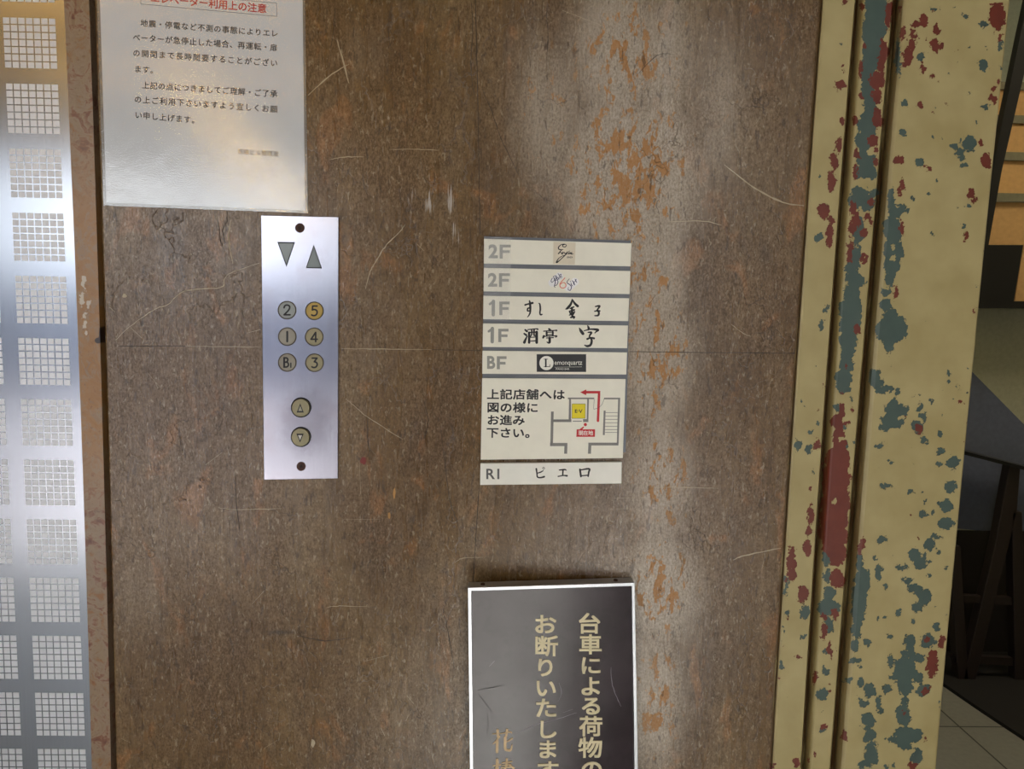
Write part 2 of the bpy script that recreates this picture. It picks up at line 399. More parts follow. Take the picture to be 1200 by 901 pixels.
M = dict(
    stone=stone_material(), marble=marble_material(), paint=peeling_material(), film=film_material(),
    scratch=plain('pale_scratch', (176, 160, 132), 0.5), crack=plain('dark_crack', (52, 40, 30), 0.7), ochre=plain('ochre_chip', (168, 122, 62), 0.5),
    redspot=plain('red_paint_spot', (120, 32, 26), 0.5), gapback=plain('dark_gap', (16, 12, 10), 0.9),
    door=brushed('brushed_door_steel', (172, 176, 184), 0.20, 0.0), etch=plain('etched_square', (214, 215, 218), 0.5, 0.75, vary=0.03),
    panel=brushed('brushed_panel_steel', (166, 166, 176), 0.19, 0.0, blot=(156, 148, 154), tarnish=True),
    screw=plain('rusty_screw', (70, 48, 40), 0.5, 0.6), slot=plain('screw_slot', (18, 14, 13), 0.8),
    lens=plain('grey_lamp_lens', (118, 128, 128), 0.2), ring=plain('dark_bronze_rim', (66, 58, 46), 0.4, 0.5), hole=plain('black_recess', (14, 12, 12), 0.7),
    btn=plain('aged_cream_button', (150, 142, 108), 0.32), btngrey=plain('grey_button', (150, 156, 154), 0.3), btnyel=plain('yellowed_button', (178, 150, 66), 0.3), btntaupe=plain('taupe_button', (146, 140, 126), 0.3),
    ink=plain('black_ink', (20, 19, 24), 0.5), inkblue=plain('navy_ink', (28, 32, 84), 0.5), inkred=plain('red_ink', (196, 28, 40), 0.5), inkpink=plain('salmon_ink', (226, 124, 108), 0.5),
    inkgrey=plain('grey_ink', (148, 149, 143), 0.5), inkdark=plain('dark_grey_ink', (84, 84, 84), 0.5), mapgrey=plain('map_grey_ink', (128, 127, 122), 0.5), yellow=plain('yellow_ink', (232, 214, 12), 0.5),
    paper=plain('white_paper', (228, 231, 233), 0.7, vary=0.02), redtext=plain('red_title_ink', (206, 62, 66), 0.6), greyline=plain('thin_grey_rule', (120, 120, 122), 0.6),
    plate=plain('cream_plate', (236, 233, 218), 0.35, vary=0.02), plate2=plain('white_plate', (236, 235, 226), 0.35, vary=0.02), card=plain('cream_card', (222, 213, 192), 0.6, vary=0.03), tape=plain('white_backing', (240, 240, 240), 0.4),
    rail=plain('grey_backing', (104, 108, 116), 0.4), blackcard=plain('black_card', (24, 24, 30), 0.35),
    alu=brushed('aluminium_frame', (205, 208, 214), 0.28), gold=plain('gold_lettering', (205, 176, 128), 0.4), creamletter=plain('cream_lettering', (222, 210, 172), 0.45),
    black=plain('black_metal', (20, 19, 20), 0.45), darkwood=plain('dark_brown_wood', (40, 30, 26), 0.5),
)
def sign_face():
    t = NT('glossy_brown_board')
    n = t.noise(16, 4, 0.6); n2 = t.noise(120, 3)
    base = t.ramp(n, [(0.3, lin((40, 29, 33))), (0.7, lin((54, 42, 48)))])
    dirt = t.step(t.math('ADD', t.math('MULTIPLY', t.noise(30, 4, 0.7), 0.7), t.math('MULTIPLY', n2, 0.3)), 0.5, 0.62)
    base = t.mix(t.math('MULTIPLY', dirt, 0.35), base, lin((34, 26, 26)))
    r = t.math('ADD', t.math('MULTIPLY', t.noise(22, 4, 0.65), 0.2), 0.09)
    t.b.inputs['Specular IOR Level'].default_value = 0.42
    return t.set(Base_Color=base, Roughness=r, Normal=t.bump(n2, 0.04, 0.0006))
M['board'] = sign_face()

# ------------------------------------------------------------------ the stone wall facing the viewer
def edge(tbl):
    ys = np.array([a for a, b in tbl], float); xs = np.array([b for a, b in tbl], float)
    k = np.polyfit(ys, xs, 1 if len(tbl) < 4 else 2)
    lo, hi = ys[0], ys[-1]
    def f(y):
        y = np.asarray(y, float); c = np.clip(y, lo, hi); v = np.polyval(k, c)
        s0 = np.polyval(np.polyder(k), lo); s1 = np.polyval(np.polyder(k), hi)
        return v+np.where(y < lo, (y-lo)*s0, 0)+np.where(y > hi, (y-hi)*s1, 0)
    return f
E_wl = edge([(0, 109.5), (230, 118.5), (460, 124), (680, 129.5), (901, 136)])
E_A = edge([(0, 963), (300, 942.5), (600, 921), (901, 904)])
E_B = edge([(0, 1002), (300, 981), (600, 956), (901, 939.5)])
E_C = edge([(0, 1046), (300, 1022), (600, 995), (901, 973)])
E_D = edge([(0, 1055), (300, 1032), (600, 1003.5), (901, 983)])
E_E = edge([(0, 1182.4), (300, 1154.7), (600, 1121.5), (901, 1097)])
VROWS = np.concatenate([np.linspace(-1150, -20, 24), np.arange(-14, 916, 2.0), np.linspace(930, 2050, 24)])
def field(px, py, blobs):
    d = np.zeros(px.shape)
    for b in blobs:
        d = np.maximum(d, b[4]*np.exp(-(((px-b[0])/b[2])**2+((py-b[1])/b[3])**2)))
    return d
xl = E_wl(VROWS)[:, None]; xr = (E_A(VROWS)+4)[:, None]
s = np.concatenate([[0, .0008, .003], np.linspace(.005, 1, 397)])[None, :]
px = xl+(xr-xl)*s; py = np.repeat(VROWS[:, None], 400, 1)
worn_sheen = field(px, py, [(735, 60, 95, 120, .8), (735, 200, 90, 120, .95), (745, 330, 70, 120, .8), (770, 430, 60, 100, .8), (775, 560, 60, 110, .75), (775, 690, 55, 90, .85), (770, 830, 50, 120, .8), (850, 120, 60, 140, .45),
    (640, 130, 75, 150, .58), (620, 620, 60, 40, .3), (440, 60, 70, 80, .36), (600, 60, 30, 60, .4), (165, 690, 55, 140, .46), (440, 420, 60, 60, .32)])  # pale band partly wear, partly sheen; lower left patch is painted sheen
pal = field(px, py, [(503, 240, 12, 22, .8), (527, 235, 11, 26, .85), (535, 275, 8, 34, .7), (485, 225, 8, 22, .55), (437, 165, 9, 24, .55), (545, 320, 7, 40, .5), (555, 70, 7, 60, .45), (560, 350, 5, 30, .5), (765, 660, 50, 20, .4), (290, 280, 20, 30, .35), (440, 190, 40, 40, .4)])
drk = field(px, py, [(330, 741, 16, 2.6, .95), (290, 739, 3, 2.5, .9), (375, 38, 5, 2, .8), (532, 10, 4, 2, .8), (497, 3, 4, 2, .8), (897, 298, 6, 14, .55), (870, 288, 4, 7, .4), (930, 275, 4, 6, .4), (495, 660, 8, 8, .4), (492, 664, 4, 4, .5), (497, 637, 6, 6, .45), (208, 689, 3, 3, .5), (436, 650, 30, 30, .15)])
pos = PN(px, py, np.zeros(px.shape))
pos[:, 0, 1] = 0.008; pos[:, 1, 1] = 0.0008; pos[:, 0, 0] = pos[:, 1, 0]-.0002
wall = grid_mesh('wall_back', pos, [M['stone'], M['scratch'], M['crack'], M['ochre'], M['redspot']], 'wear_tone', np.stack([worn_sheen, pal, drk], -1), smooth=False)
structure(wall); tag(wall, 'brown polished stone wall panel, cracked, paler towards the right from wear and painted sheen', None)
marks = MB()
def mark(pts, w=1.2, mi=0, jit=0.7, taper=True):
    p = smooth_line([(a, b, 0) for a, b in pts], 7); n = len(p); o = []
    for i, q in enumerate(p):
        k = (0.35+0.65*math.sin(math.pi*min(1, max(0, i/(n-1))))) if taper else 1
        o.append((q[0]+random.uniform(-jit, jit)*0.5, q[1]+random.uniform(-jit, jit)*0.5, w*k*random.uniform(0.55, 1.1)))
    v, f = stroke(o, smooth=False, caps=False); marks.decal(v, f, -0.00025, 0, mi)
LIGHT = [([(361, 112), (385, 90), (409, 75)], 1.8), ([(395, 47), (403, 75), (409, 98)], 2.2), ([(386, 187), (405, 184), (427, 184)], 1.0), ([(456, 175), (490, 175), (515, 176)], 1.0),
    ([(849, 193), (884, 220), (917, 237), (942, 241)], 2.2), ([(734, 250), (774, 252)], 1.0), ([(783, 260), (824, 259), (846, 264)], 1.1), ([(659, 12), (706, 30)], 0.9),
    ([(136, 398), (153, 382), (182, 362), (197, 357), (216, 341), (258, 337), (263, 328), (270, 320), (304, 308)], 1.4), ([(153, 384), (166, 396)], 1.3), ([(128, 360), (135, 366)], 1.8),
    ([(270, 258), (268, 282), (273, 309)], 1.6), ([(254, 250), (256, 268)], 1.0), ([(215, 378), (218, 397)], 1.0), ([(173, 437), (189, 455)], 1.0), ([(289, 390), (305, 386)], 1.3), ([(130, 365), (136, 396)], 0.7),
    ([(475, 263), (466, 274), (452, 288), (442, 304), (434, 318), (428, 339)], 1.5), ([(489, 286), (497, 294)], 1.3), ([(405, 467), (418, 478), (430, 488), (472, 515)], 0.9), ([(421, 539), (423, 580)], 1.0),
    ([(403, 608), (445, 609)], 0.9), ([(533, 659), (543, 654), (566, 653)], 0.9), ([(382, 712), (398, 710), (433, 711)], 0.8), ([(477, 815), (485, 825)], 1.3), ([(446, 852), (451, 862)], 1.6), ([(427, 775), (455, 768)], 0.8),
    ([(859, 656), (873, 651), (915, 642)], 1.8), ([(761, 571), (800, 571), (842, 572)], 0.8), ([(720, 584), (761, 583)], 0.8), ([(722, 596), (745, 596)], 0.8), ([(768, 346), (780, 348)], 1.2), ([(857, 380), (870, 390), (880, 394)], 0.8),
    ([(241, 545), (260, 530)], 1.1), ([(214, 533), (217, 520)], 1.3), ([(255, 595), (280, 597), (330, 596)], 0.9), ([(295, 708), (310, 692)], 1.2), ([(146, 793), (149, 803)], 1.4), ([(142, 865), (153, 870)], 1.2), ([(310, 877), (325, 867)], 1.0),
    ([(217, 405.6), (260, 406), (305, 406.8)], 0.9), ([(400, 408.4), (450, 409), (506, 409.6)], 1.0), ([(645, 388), (655, 394)], 0.7), ([(735, 75), (740, 75)], 1.2), ([(475, 845), (482, 832)], 1.0)]
for p_, w_ in LIGHT: mark(p_, w_, 0)
for p_, w_ in [([(565, 105), (576, 130), (587, 162), (611, 211)], 1.0), ([(552, 0), (554, 32), (552, 80), (556, 112)], 1.0), ([(385, 72), (390, 99)], 1.0), ([(760, 357), (768, 346)], 1.2), ([(347, 744), (364, 748), (384, 751), (411, 747)], 1.3),
    ([(460, 0), (455, 30), (458, 60)], 0.8), ([(393, 0), (391, 35), (387, 60)], 0.8), ([(256, 262), (258, 280), (262, 292)], 1.2), ([(265, 240), (266, 258), (261, 270), (264, 285)], 1.1), ([(275, 555), (277, 590), (281, 620)], 1.2), ([(263, 530), (266, 545)], 0.8),
    ([(431, 488), (431, 515), (434, 530)], 1.2), ([(497, 470), (502, 495), (496, 515)], 0.8), ([(516, 500), (521, 540), (527, 585), (535, 610), (543, 635)], 0.9), ([(519, 715), (526, 745), (533, 785)], 1.0), ([(531, 850), (538, 780)], 0.6), ([(640, 5), (642, 40), (640, 80)], 0.7),
    ([(750, 0), (753, 60)], 0.8), ([(745, 90), (770, 65), (790, 64)], 0.7), ([(355, 780), (353, 830)], 0.7)]:
    mark(p_, w_, 1)
mark([(139, 405.5), (217, 405.6)], 0.8, 1, 0.3, False); mark([(506, 409.6), (563, 410.6)], 0.8, 1, 0.3, False); mark([(738, 412), (800, 412.8), (900, 413.6), (936, 414)], 1.0, 1, 0.3, False)
mark([(557, 0), (560, 120), (562.5, 275)], 0.9, 1, 0.25, False); mark([(561.5, 568), (557, 640), (554, 690)], 0.9, 1, 0.25, False)
for cx, cy, rx, ry, mi in [(462, 578, 1.4, 7, 2), (456, 604, 1.8, 4, 2), (426, 540, 3.5, 4.5, 3), (145.8, 346.5, 2.6, 2.4, 0), (366.6, 871, 2.4, 5, 0), (642, 28, 3.5, 11, 2), (465, 395, 5, 12, 2), (412, 52, 7, 6, 2)]:
    o = [(cx+rx*(1+random.uniform(-.25, .25))*math.cos(a), cy+ry*(1+random.uniform(-.25, .25))*math.sin(a)) for a in [k*math.pi/6 for k in range(12)]]
    if mi != 2 or rx < 3: marks.decal(o, [tuple(range(12))], -0.00025, 0, mi)
join_into(wall, marks, 1)
wall.data.update()

# wall body behind the facing (keeps light out) and the rest of the hall
hb = MB()
hb.box(-0.47, 0.37, 0.012, 0.16, 0, 2.4)  # near-black backing seen through the gap
structure(hb.build('wall_core', M['gapback'])); bpy.data.objects['wall_core'].name = 'wall_inner'

# ------------------------------------------------------------------ marble strip beside the elevator door
YD = 0.008
E_ml = edge([(0, 73.5), (230, 83.5), (460, 92.5), (680, 100.5), (901, 106.5)])
E_mr = edge([(0, 105), (230, 114.5), (460, 119.7), (680, 125.2), (901, 131.5)])
xl = E_ml(VROWS)[:, None]; xr = E_mr(VROWS)[:, None]; s = np.linspace(0, 1, 26)[None, :]
px = xl+(xr-xl)*s; py = np.repeat(VROWS[:, None], 26, 1)
wr = np.clip((py-140)/120, 0, 1)*np.clip((620-py)/120, 0, 1)
pal = field(px, py, [(98, 330, 4, 10, .9), (96, 350, 5, 9, .9), (104, 352, 4, 14, .8), (99, 375, 4, 12, .7), (101, 389, 3, 5, .7)])-field(px, py, [(103, 348, 2.5, 3.5, 1.0)])
drk = field(px, py, [(115, 399, 5, 4, 1.0), (118, 392, 2.5, 12, 1.0), (119, 405, 4, 1.2, .7)])
pos = PN(px, py, np.zeros(px.shape)); pos[:, 0, 1] = YD-0.002; pos[:, -1, 1] = 0.012
pos[:, 0, 0] = pos[:, 1, 0]; pos[:, -1, 0] = pos[:, -2, 0]
structure(grid_mesh('trim_1', pos, [M['marble']], 'wear_tone', np.stack([wr, pal, drk], -1), smooth=False))

# ------------------------------------------------------------------ elevator door, brushed steel with etched squares
door = MB()
xe0 = P(-420, 400, YD)[0]; xe1 = P(112, 901, YD)[0]
door.box(xe0, xe1, YD, YD+0.03, 0.0, 2.4)
d0 = structure(door.build('door_1', M['door'])); tag(d0, 'brushed steel elevator door patterned with blocks of small pale squares')
sq = MB()
GW = P(85.3, 571, YD)[0]-P(26.8, 571, YD)[0]; GP = P(85.3, 571, YD)[0]-P(8.2, 571, YD)[0]
DZ = 0.06813*0.82/0.82; SC = (YD+0.82)/0.86
PIT = 0.06813*SC; GH = 0.05218*SC
zt = P(65, 22, YD)[2]
cell = GW/7.0; cz = GH/7.0
def xr_at(z):                                 # right edge of the nearest column of blocks
    a = P(66, 52, YD); b = P(98.7, 840, YD); return a[0]+(b[0]-a[0])*(a[2]-z)/(a[2]-b[2])
for colm in range(4):
    for g in range(-5, 20):
        z1 = zt-g*PIT
        if z1 > 2.05: continue
        for i in range(7):
            for j in range(7):
                x1 = xr_at(z1-j*cz)-colm*GP-i*cell*1.016+0; x0 = x1-cell*0.84; zz1 = z1-j*cz*1.016; zz0 = zz1-cz*0.84
                sq.add([(x0, YD-0.0002, zz0), (x1, YD-0.0002, zz0), (x1, YD-0.0002, zz1), (x0, YD-0.0002, zz1)], [(0, 1, 2, 3)])
join = MB()
d0.data.materials.append(M['etch']); join_into(d0, sq, 1)

# ------------------------------------------------------------------ painted door frame at the right
RED = [(989,1,4,3),(988,80,2.5,4),(984.7,99.6,7,6),(986.7,140,3,6),(983,171,5,8),(977,189,5,9),(974.5,212,6,12),(965.7,247,7,10),(975,258,4,5),(973,276,5,12),(959,478,2,4),(957,520,4.5,6),(948,573,3,3),(951,603,4,13),(948,622.5,4.5,5),(947,642,5,9),(927,657,5,16),(928,674,5,7),
(940.6,697,6.5,9),(923,723,2.5,3),(933.5,769,2.5,4),(934.7,893,4,6),(906,899,3,4),(920,684,2,8),(917,757,2,3),
(1041,15,4,16),(1036,59,5,13),(1033,74,5,10),(1028,93,8,9),(1028,112,5,11),(1028,138,6,10),(1023,163,5,8),(1027,176,4,5),(1025.5,191,3,8),(1012,55,2,7),(1010,82,3,12),(1009.5,112,3,5),(1004,143,3,7),(1004,181,5,6),(1002.5,202,3,9),(1009,10,2.5,8),
(1000,243,4,10),(1020.6,235,4,4),(1003,258,5,12),(999,270,5,6),(1018,256,5,9),(1013,271,4,7),(996,294,5,14),(1013,299,4,9),(1004,386,5,5),(990,431,2,4),(987,462,2,5),(986.6,481,4,7),(982,496,7,12),(982.8,514,8,11),(981.5,542,12,20),(980,562,14,22),(979,588,15,24),(977.7,608,15,20),(977,626,14,14),(976,639,12,10),(981.5,650,9,12),(993,495,3,4),(1000.6,482,2.5,5),
(981,678,8,11),(967,722.6,4,5),(979.6,719,4,7),(965.5,739,4,9),(972,762,3,9),(954,794,3,8),(974,803,2,2),(966,850,3.5,3.5),(955,883,2,3),(949,890,2,3),
(1054,13,2.5,8),(1058,38,4,9),(1069.6,38,3,8),(1068,51,4,10),(1064.5,66,5,10),(1060.6,77,4,4),(1081,24,5,7),(1072,28,4,4),(1098,33,4,6),(1095,52,5,9),(1104,54,3.5,5),(1081,79,3,7),(1092,89,3,4),(1169,18,9,14),(1164,38,2.5,4),(1174,44,3,5),(1170,96.5,3,3.5),(1164,104,3,3),(1164,117,4.5,6),(1077,120,4,4),(1094.5,133,2,2),(1149,168,3.5,5),(1156,187,6,9),(1053,189,6,5),(1087,196,3,4),(1057,217,3.5,9),(1138.5,225,5,7),(1141,234,3.5,5),(1054.7,225,3,6),(1058,268,2.5,10),(1050,342.5,3.5,10),(1131,276,3,7),(1141.5,362,2.5,4),
(1077,502,4.5,4.5),(1126,470,2.5,3),(1060,489,4,1.5),(1009,639,4,9),(1078,630,2.5,3),(1103,752,4,9),(1093,778,6,14),(1085,809,4,5),(1060,836,3,3),(1071,897,6,4),(1086,865,2.5,4),(989,862,4,6),(1164,133,1.5,2),(1086,750,3,4),(1075,45,1.5,3),(1085,45,1.5,5),(1093,12,2,2)]
TEAL = [(985.4,54.4,1.5,2),(958.6,207,2.5,2.5),(977,221,2,2),(958.6,279,5,5),(968.8,296,2,1.5),(968.3,361.7,4,3.5),(962.4,380,4.5,6.5),(955.5,427.6,2,2.5),(938.6,470,2.5,3),(959,495,2.5,4),(950,506,2.5,4.5),(936,523,4,6),(948,527,4,5),(953.4,552,1.5,5),(920.6,685,3,14),(942.4,717,5,8),(923,717,3,3.5),(941,746,2.5,4),(916.8,738,2,4),(916.8,777.7,3,6),(927,892,1,1),
(1027,10,13,16),(1025,35,12,18),(1024,55,11,16),(1020,75,8,14),(1018,95,7,16),(1019,115,8,14),(1020,135,9,12),(1015,150,9,12),(1012,166,9,9),(1015,184,11,10),(1014,202,11,9),(1006,225,7,6),(1026,226,6,5),(1009,235,14,10),(1008,262,5,10),(1006.6,276,6,12),(1004,300,6,12),(998,314,8,7),(1006.6,314,4,4),(1002,328,11,9),(998,345,9,12),(997,363,12,12),(997,380,11,12),(995,398,10,12),(994,412,9,10),(992,428,8,9),(989,442,9,8),(989,452,8,7),(999,467,3,2.5),(980,478,4.5,4.5),(989,519,4,6),(990,499,3,5),(970,652,5,12),(969.5,675,5,8),(972,696,6,7),(972,711,12,9),(972,731,5,9),(967,763.6,3,4),(968,787,4.5,5),(964,813,6,8),(966,855,4,4),(958,864,2,1.5),(962,833,1.5,1),
(1052.5,66,4,22),(1095,9,5,3),(1078.5,66,4,5),(1130,18,3,4),(1152.5,27,5,3.5),(1174,52,3,7),(1136,55.6,2,2.2),(1157,57,2,2.2),(1151,77,6,7),(1173,80,2,4),(1155,125,6,3),(1136,107,1.8,2),(1060.6,120,4,6),(1097,127,1.6,1.5),(1145,142,2,1.5),(1059,157,4,4.5),(1092.5,163,2,2),(1103,163,2,2),(1135,168.5,8,9),(1118,171,5,4.5),(1123,179,6,4),(1128,185,4,5),(1131,195,5,3.5),(1078.5,191,6,4.5),(1098,212,2,3),(1087,226,2.5,3.5),(1044.5,233,4.5,13),(1069,232,2.5,3),(1135,242,3,3),(1049.6,248,8,8),(1056,244,4,6),(1063,247,3,3),(1046,271,10,15),(1047,294,11,12),(1045.7,309,9,10),(1043,325,6,8),(1038,342,5,6),(1038,358,7,6),(1044,371,8,8),(1044,386,16,14),(1057,381,6,8),(1042,404,7,7),(1041,412,3,3),(1025,440,6,10),(1093,274,2.6,2.2),(1128,265,2.2,3),(1095,367,1,1.5),(1083.5,378,2,1.2),(1111.6,436,2.6,3.6),(1112,447,2.5,1.8),
(1028,448,7,7),(1036,456.6,9,4.5),(1051,459,3.5,5),(1046,468,3,4),(1047.5,478,9,9),(1060,482,6,6),(1047.5,491,13,9),(1036,500,7,4),(1077,477,4,5),(1083,487,4,4),(1075.5,500,7.5,7),(1083,515,4,6),(1032,521.7,5,4),(1102,507.6,3,5),(1101.6,527.6,4,5.5),(1100,545,5,3.5),(1117,543,6.5,8),(1115,570,6,8),(1045.6,540,3,2.4),(1040.5,550,2.2,1.6),(1070,544,2.2,2.2),(1039,569.7,8,3.5),(1067,577,4,3.6),(1082,576,3,2.6),(1085.7,588,1.8,5),(1082,601,4,5),(1093,601,3,3),(1108.7,593,7,8),(1108.7,613.6,10,6),(1033,631,6,3.6),(1040,634,2,3),(1008,657,5,13),(1089.6,639,7,6),(1098.5,630,6,3),(1071.7,650.6,6,8),(1079,659.6,8,6),(1084,651,3,4),(1102,649,3.6,3),(1055,663,8,3.5),(1024,654,3.5,2.4),(1029.6,666,5,4),(1106,456,2.5,1.6),(1119,454,2,2.6),(1124,456,2,4),(1091.6,472,2.6,3),(1103.6,484.7,2,2.6),(1075,463,2,2),(1091,658,1.8,3),(1109,665,2.4,3),
(1010,680,9,15),(1007,701,9,20),(1004.6,721,7,13),(1003,739,5,8),(1030,674,4.6,5),(1037,686,2.5,4),(1063.6,679,7,4),(1072.5,689,8,6),(1083,699,7,9),(1075.6,711,6,6),(1088,675,2,4),(1052.5,717,4,5),(1029,724,2.2,3),(1038,725,2.6,2),(1068,728,3,3),(1097,734,4.2,4),(1043,745,4,2.5),(1066,752,6.6,6),(1067,767,6,12),(1057,766,4,4),(1061,785,12,14),(1049.5,793,8,5),(1061,806,8,8),(1076,792,6,7),(1078,771,6,5),(1088,751.5,7,8),(1083,808,8,7),(1038,806,5,6),(1043.6,775.6,4,7),(1019,808,6.5,7),(1010,799.5,4.6,6),(994,796,4.5,4),(1002,774,8,4),(1008.5,781.5,3,3),(1001,757,4.6,7),(1016,753,5,5),(1012,822.6,5.4,5),(1030,824,4,9),(1033,834,3,5),(1017,844,7,9),(1018.7,861,7.5,7),(1021,883,8,12),(1013.6,897,7,5),(1059.7,838,8.5,11),(1061,821,5,6),(1065,860,16,8),(1058.5,870,8,7),(1049,868,7,4),(1074,885,6,10),(1038,867,2.4,2),(1039,897,3.4,2.4),(1048,897,2,3),(1034,688,1.6,2)]
def bfield(px, py, bl):
    d = np.full(px.shape, -1.0)
    wx = px+3.0*vnoise(px, py, 4.5, 3)+4.0*vnoise(px, py, 11, 5); wy = py+3.0*vnoise(px, py, 4.5, 4)+5.0*vnoise(px, py, 13, 6)
    sz = 3.3; rs = np.random.RandomState(9); J = rs.rand(512, 512, 2)
    best = np.full(px.shape, 1e9); sx = px.copy(); sy = py.copy(); gx = np.floor(px/sz).astype(int); gy = np.floor(py/sz).astype(int)
    for a in (-1, 0, 1):                     # paint breaks off along little polygons
        for b in (-1, 0, 1):
            jx = (gx+a+J[(gy+b) % 512, (gx+a) % 512, 0])*sz; jy = (gy+b+J[(gy+b) % 512, (gx+a) % 512, 1])*sz
            dd = (jx-px)**2+(jy-py)**2; m = dd < best; best[m] = dd[m]; sx[m] = jx[m]; sy[m] = jy[m]
    wx = wx+0.85*(sx-px); wy = wy+0.85*(sy-py)
    for cx, cy, rx, ry in bl:
        m = (np.abs(px-cx) < rx*2.2+6) & (np.abs(py-cy) < ry*2.2+6)
        if not m.any(): continue
        r = np.sqrt(((wx[m]-cx)/rx)**2+((wy[m]-cy)/ry)**2)
        d[m] = np.maximum(d[m], (1.22-r)*min(rx, ry)/5.0)
    return np.clip(d, -1, 1)
rows = np.concatenate([np.linspace(-1150, -10, 60), np.arange(-6, 910, 1.15), np.linspace(916, 2050, 60)])
A, B, C_, D_, E2 = (f(rows) for f in (E_A, E_B, E_C, E_D, E_E))
cols = []            # (px array, Y, grime)
def cadd(x, Y, g=0.0): cols.append((x, Y, g))  # g sets how much painted shade and dirt a column gets
cadd(A-3.0, 0.004, 1.0); cadd(A-2.4, -0.001, 1.0); cadd(A-1.0, -0.001, .9); cadd(A-0.5, 0.002, 1.0); cadd(A+0.4, -0.004, .8); cadd(A+1.3, -0.0062, .35); cadd(A+3.0, -0.0068, .15)
for k in np.linspace(0.1, 0.97, 34): cadd(A+(B-A)*k, -0.007)
cadd(B-0.6, -0.0062, .1); cadd(B+0.0, -0.004, .6); cadd(B+0.3, 0.004, 1.0); cadd(B+2.6, 0.004, 1.0); cadd(B+3.2, -0.002, .8); cadd(B+5.0, -0.008, .55); cadd(B+7.0, -0.0125, .45); cadd(B+9.0, -0.0155, .3); cadd(B+11.0, -0.017, .12)
for k in np.linspace(0.0, 1.0, 30): cadd(B+13+(C_-B-14)*k, -0.0178)
cadd(C_, -0.0165, .1); cadd(C_+0.4, -0.012, .6); cadd(C_+0.8, -0.004, 1.0); cadd(C_+4.0, -0.004, 1.0); cadd(C_+4.6, -0.010, .9); cadd(C_+6.5, -0.020, .7); cadd(D_+0.5, -0.027, .55); cadd(D_+3.0, -0.0305, .35); cadd(D_+6.0, -0.0318, .15)
for k in np.linspace(0.0, 1.0, 108): cadd(D_+8+(E2-D_-9)*k, -0.0325)
cadd(E2-0.4, -0.032); cadd(E2, -0.0305, .2); cadd(E2+0.0, 0.0, .6); cadd(E2, 0.12, .6)
px = np.stack([c[0]+0*rows for c in cols], 1); YY = np.stack([np.full(rows.shape, c[1]) for c in cols], 1); gr = np.stack([np.full(rows.shape, c[2]) for c in cols], 1)
py = np.repeat(rows[:, None], px.shape[1], 1)
rng = random.Random(11)
ex_t, ex_r = [], []
for i in range(150):                       # loose flakes sprinkled over the frame, denser low down and along the edges
    y = rng.uniform(0, 901); u = rng.random()
    if rng.random() < 0.4: x = float(E_E(y))-rng.uniform(0, 5)
    else: x = float(E_D(y))+8+(float(E_E(y))-float(E_D(y))-8)*u
    if 0.35 < y/901 < 0.5 and rng.random() < .7: continue
    r = rng.uniform(0.7, 1.5); (ex_t if rng.random() < .7 else ex_r).append((x, y, r, r*rng.uniform(.7, 1.6)))
for i in range(46):
    y = rng.uniform(0, 901); a = E_A if rng.random() < .5 else E_B
    x = float(a(y))+rng.choice([2, 38, 34, 14, 30])+rng.uniform(-2, 2); r = rng.uniform(0.7, 1.6); (ex_t if rng.random() < .5 else ex_r).append((x, y, r, r*1.5))
ft = bfield(px, py, TEAL+ex_t); fr_ = bfield(px, py, RED+ex_r)
top = bfield(px, py, [(1021.7, 177, 4, 4), (1010, 213, 10, 4), (1016, 262, 3, 5), (1011, 285, 3, 6), (1019, 283, 3, 4), (1012, 314, 3, 4), (976, 588, 2.5, 4), (1047, 289, 3, 3.5), (1046, 302, 3, 3.5), (1055, 488, 4, 1.6), (1016, 292, 4, 6), (1009, 247, 3, 5), (985, 512, 3, 2)])
ft = np.where(top > 0.1, -1, ft); fr_ = np.where(top > 0.1, -1, fr_)
pos = PN(px, py, YY)
frame = grid_mesh('trim_2', pos, [M['paint']], 'wear_tone', np.stack([ft, fr_, gr], -1), smooth=False)
structure(frame); tag(frame, 'stepped door frame in peeling cream paint over teal and red')

# ------------------------------------------------------------------ laminated notice
nq = [(113.5, 0), (357.3, 0), (360.8, 249.8), (121.2, 240.8)]
Y0n = -0.0006
no = thing('notice', P(240, 245, 0), 'white laminated paper notice of printed Japanese text taped above the call button panel', 'notice')
def up(p, q, h):                 # carry an edge on upwards, out of the frame
    return (q[0]+(q[0]-p[0])*h, q[1]+(q[1]-p[1])*h)
K = 0.42
TLn = up(nq[3], nq[0], K); TRn = up(nq[2], nq[1], K)
film = MB(); film.pxprism([nq[3], nq[2], TRn, TLn], -0.0021, -0.0016)
film.build('laminate_film', M['film'], no)
back = MB(); back.pxprism([nq[3], nq[2], TRn, TLn], -0.0008, -0.0002); 
fb = plain('clouded_film_edge', (150, 144, 136), 0.25)
back.build('film_border', fb, no)
pp = MB(); pp.pxprism([(124.6, 237.2), (357.6, 246.6), up((357.6, 246.6), (354.5, 0), K), up((124.6, 237.2), (117, 0), K)], -0.0013, -0.0008)
pp.build('paper', M['paper'], no)
tx = MB(); YT = -0.0013
cjk_line(tx, '地震・停電など不測の事態によりエレ', (169, 27.3), (321.7, 39.3), 9.0, YT, off=.013, thick=.00003)
cjk_line(tx, 'ベーターが急停止した場合、再運転・扉', (160, 44), (320.7, 56), 9.0, YT, off=.013, thick=.00003)
cjk_line(tx, 'の開閉まで長時間要することがござい', (160, 62.3), (321, 74), 9.0, YT, off=.013, thick=.00003)
cjk_line(tx, 'ます。', (161.7, 81), (180.5, 82.6), 9.0, YT, off=.013, thick=.00003)
tx.build('body_text', M['ink'], no); tx = MB()
cjk_line(tx, '上記の点につきましてご理解・ご了承', (170.7, 100), (320.7, 110), 9.0, YT, off=.013, thick=.00003)
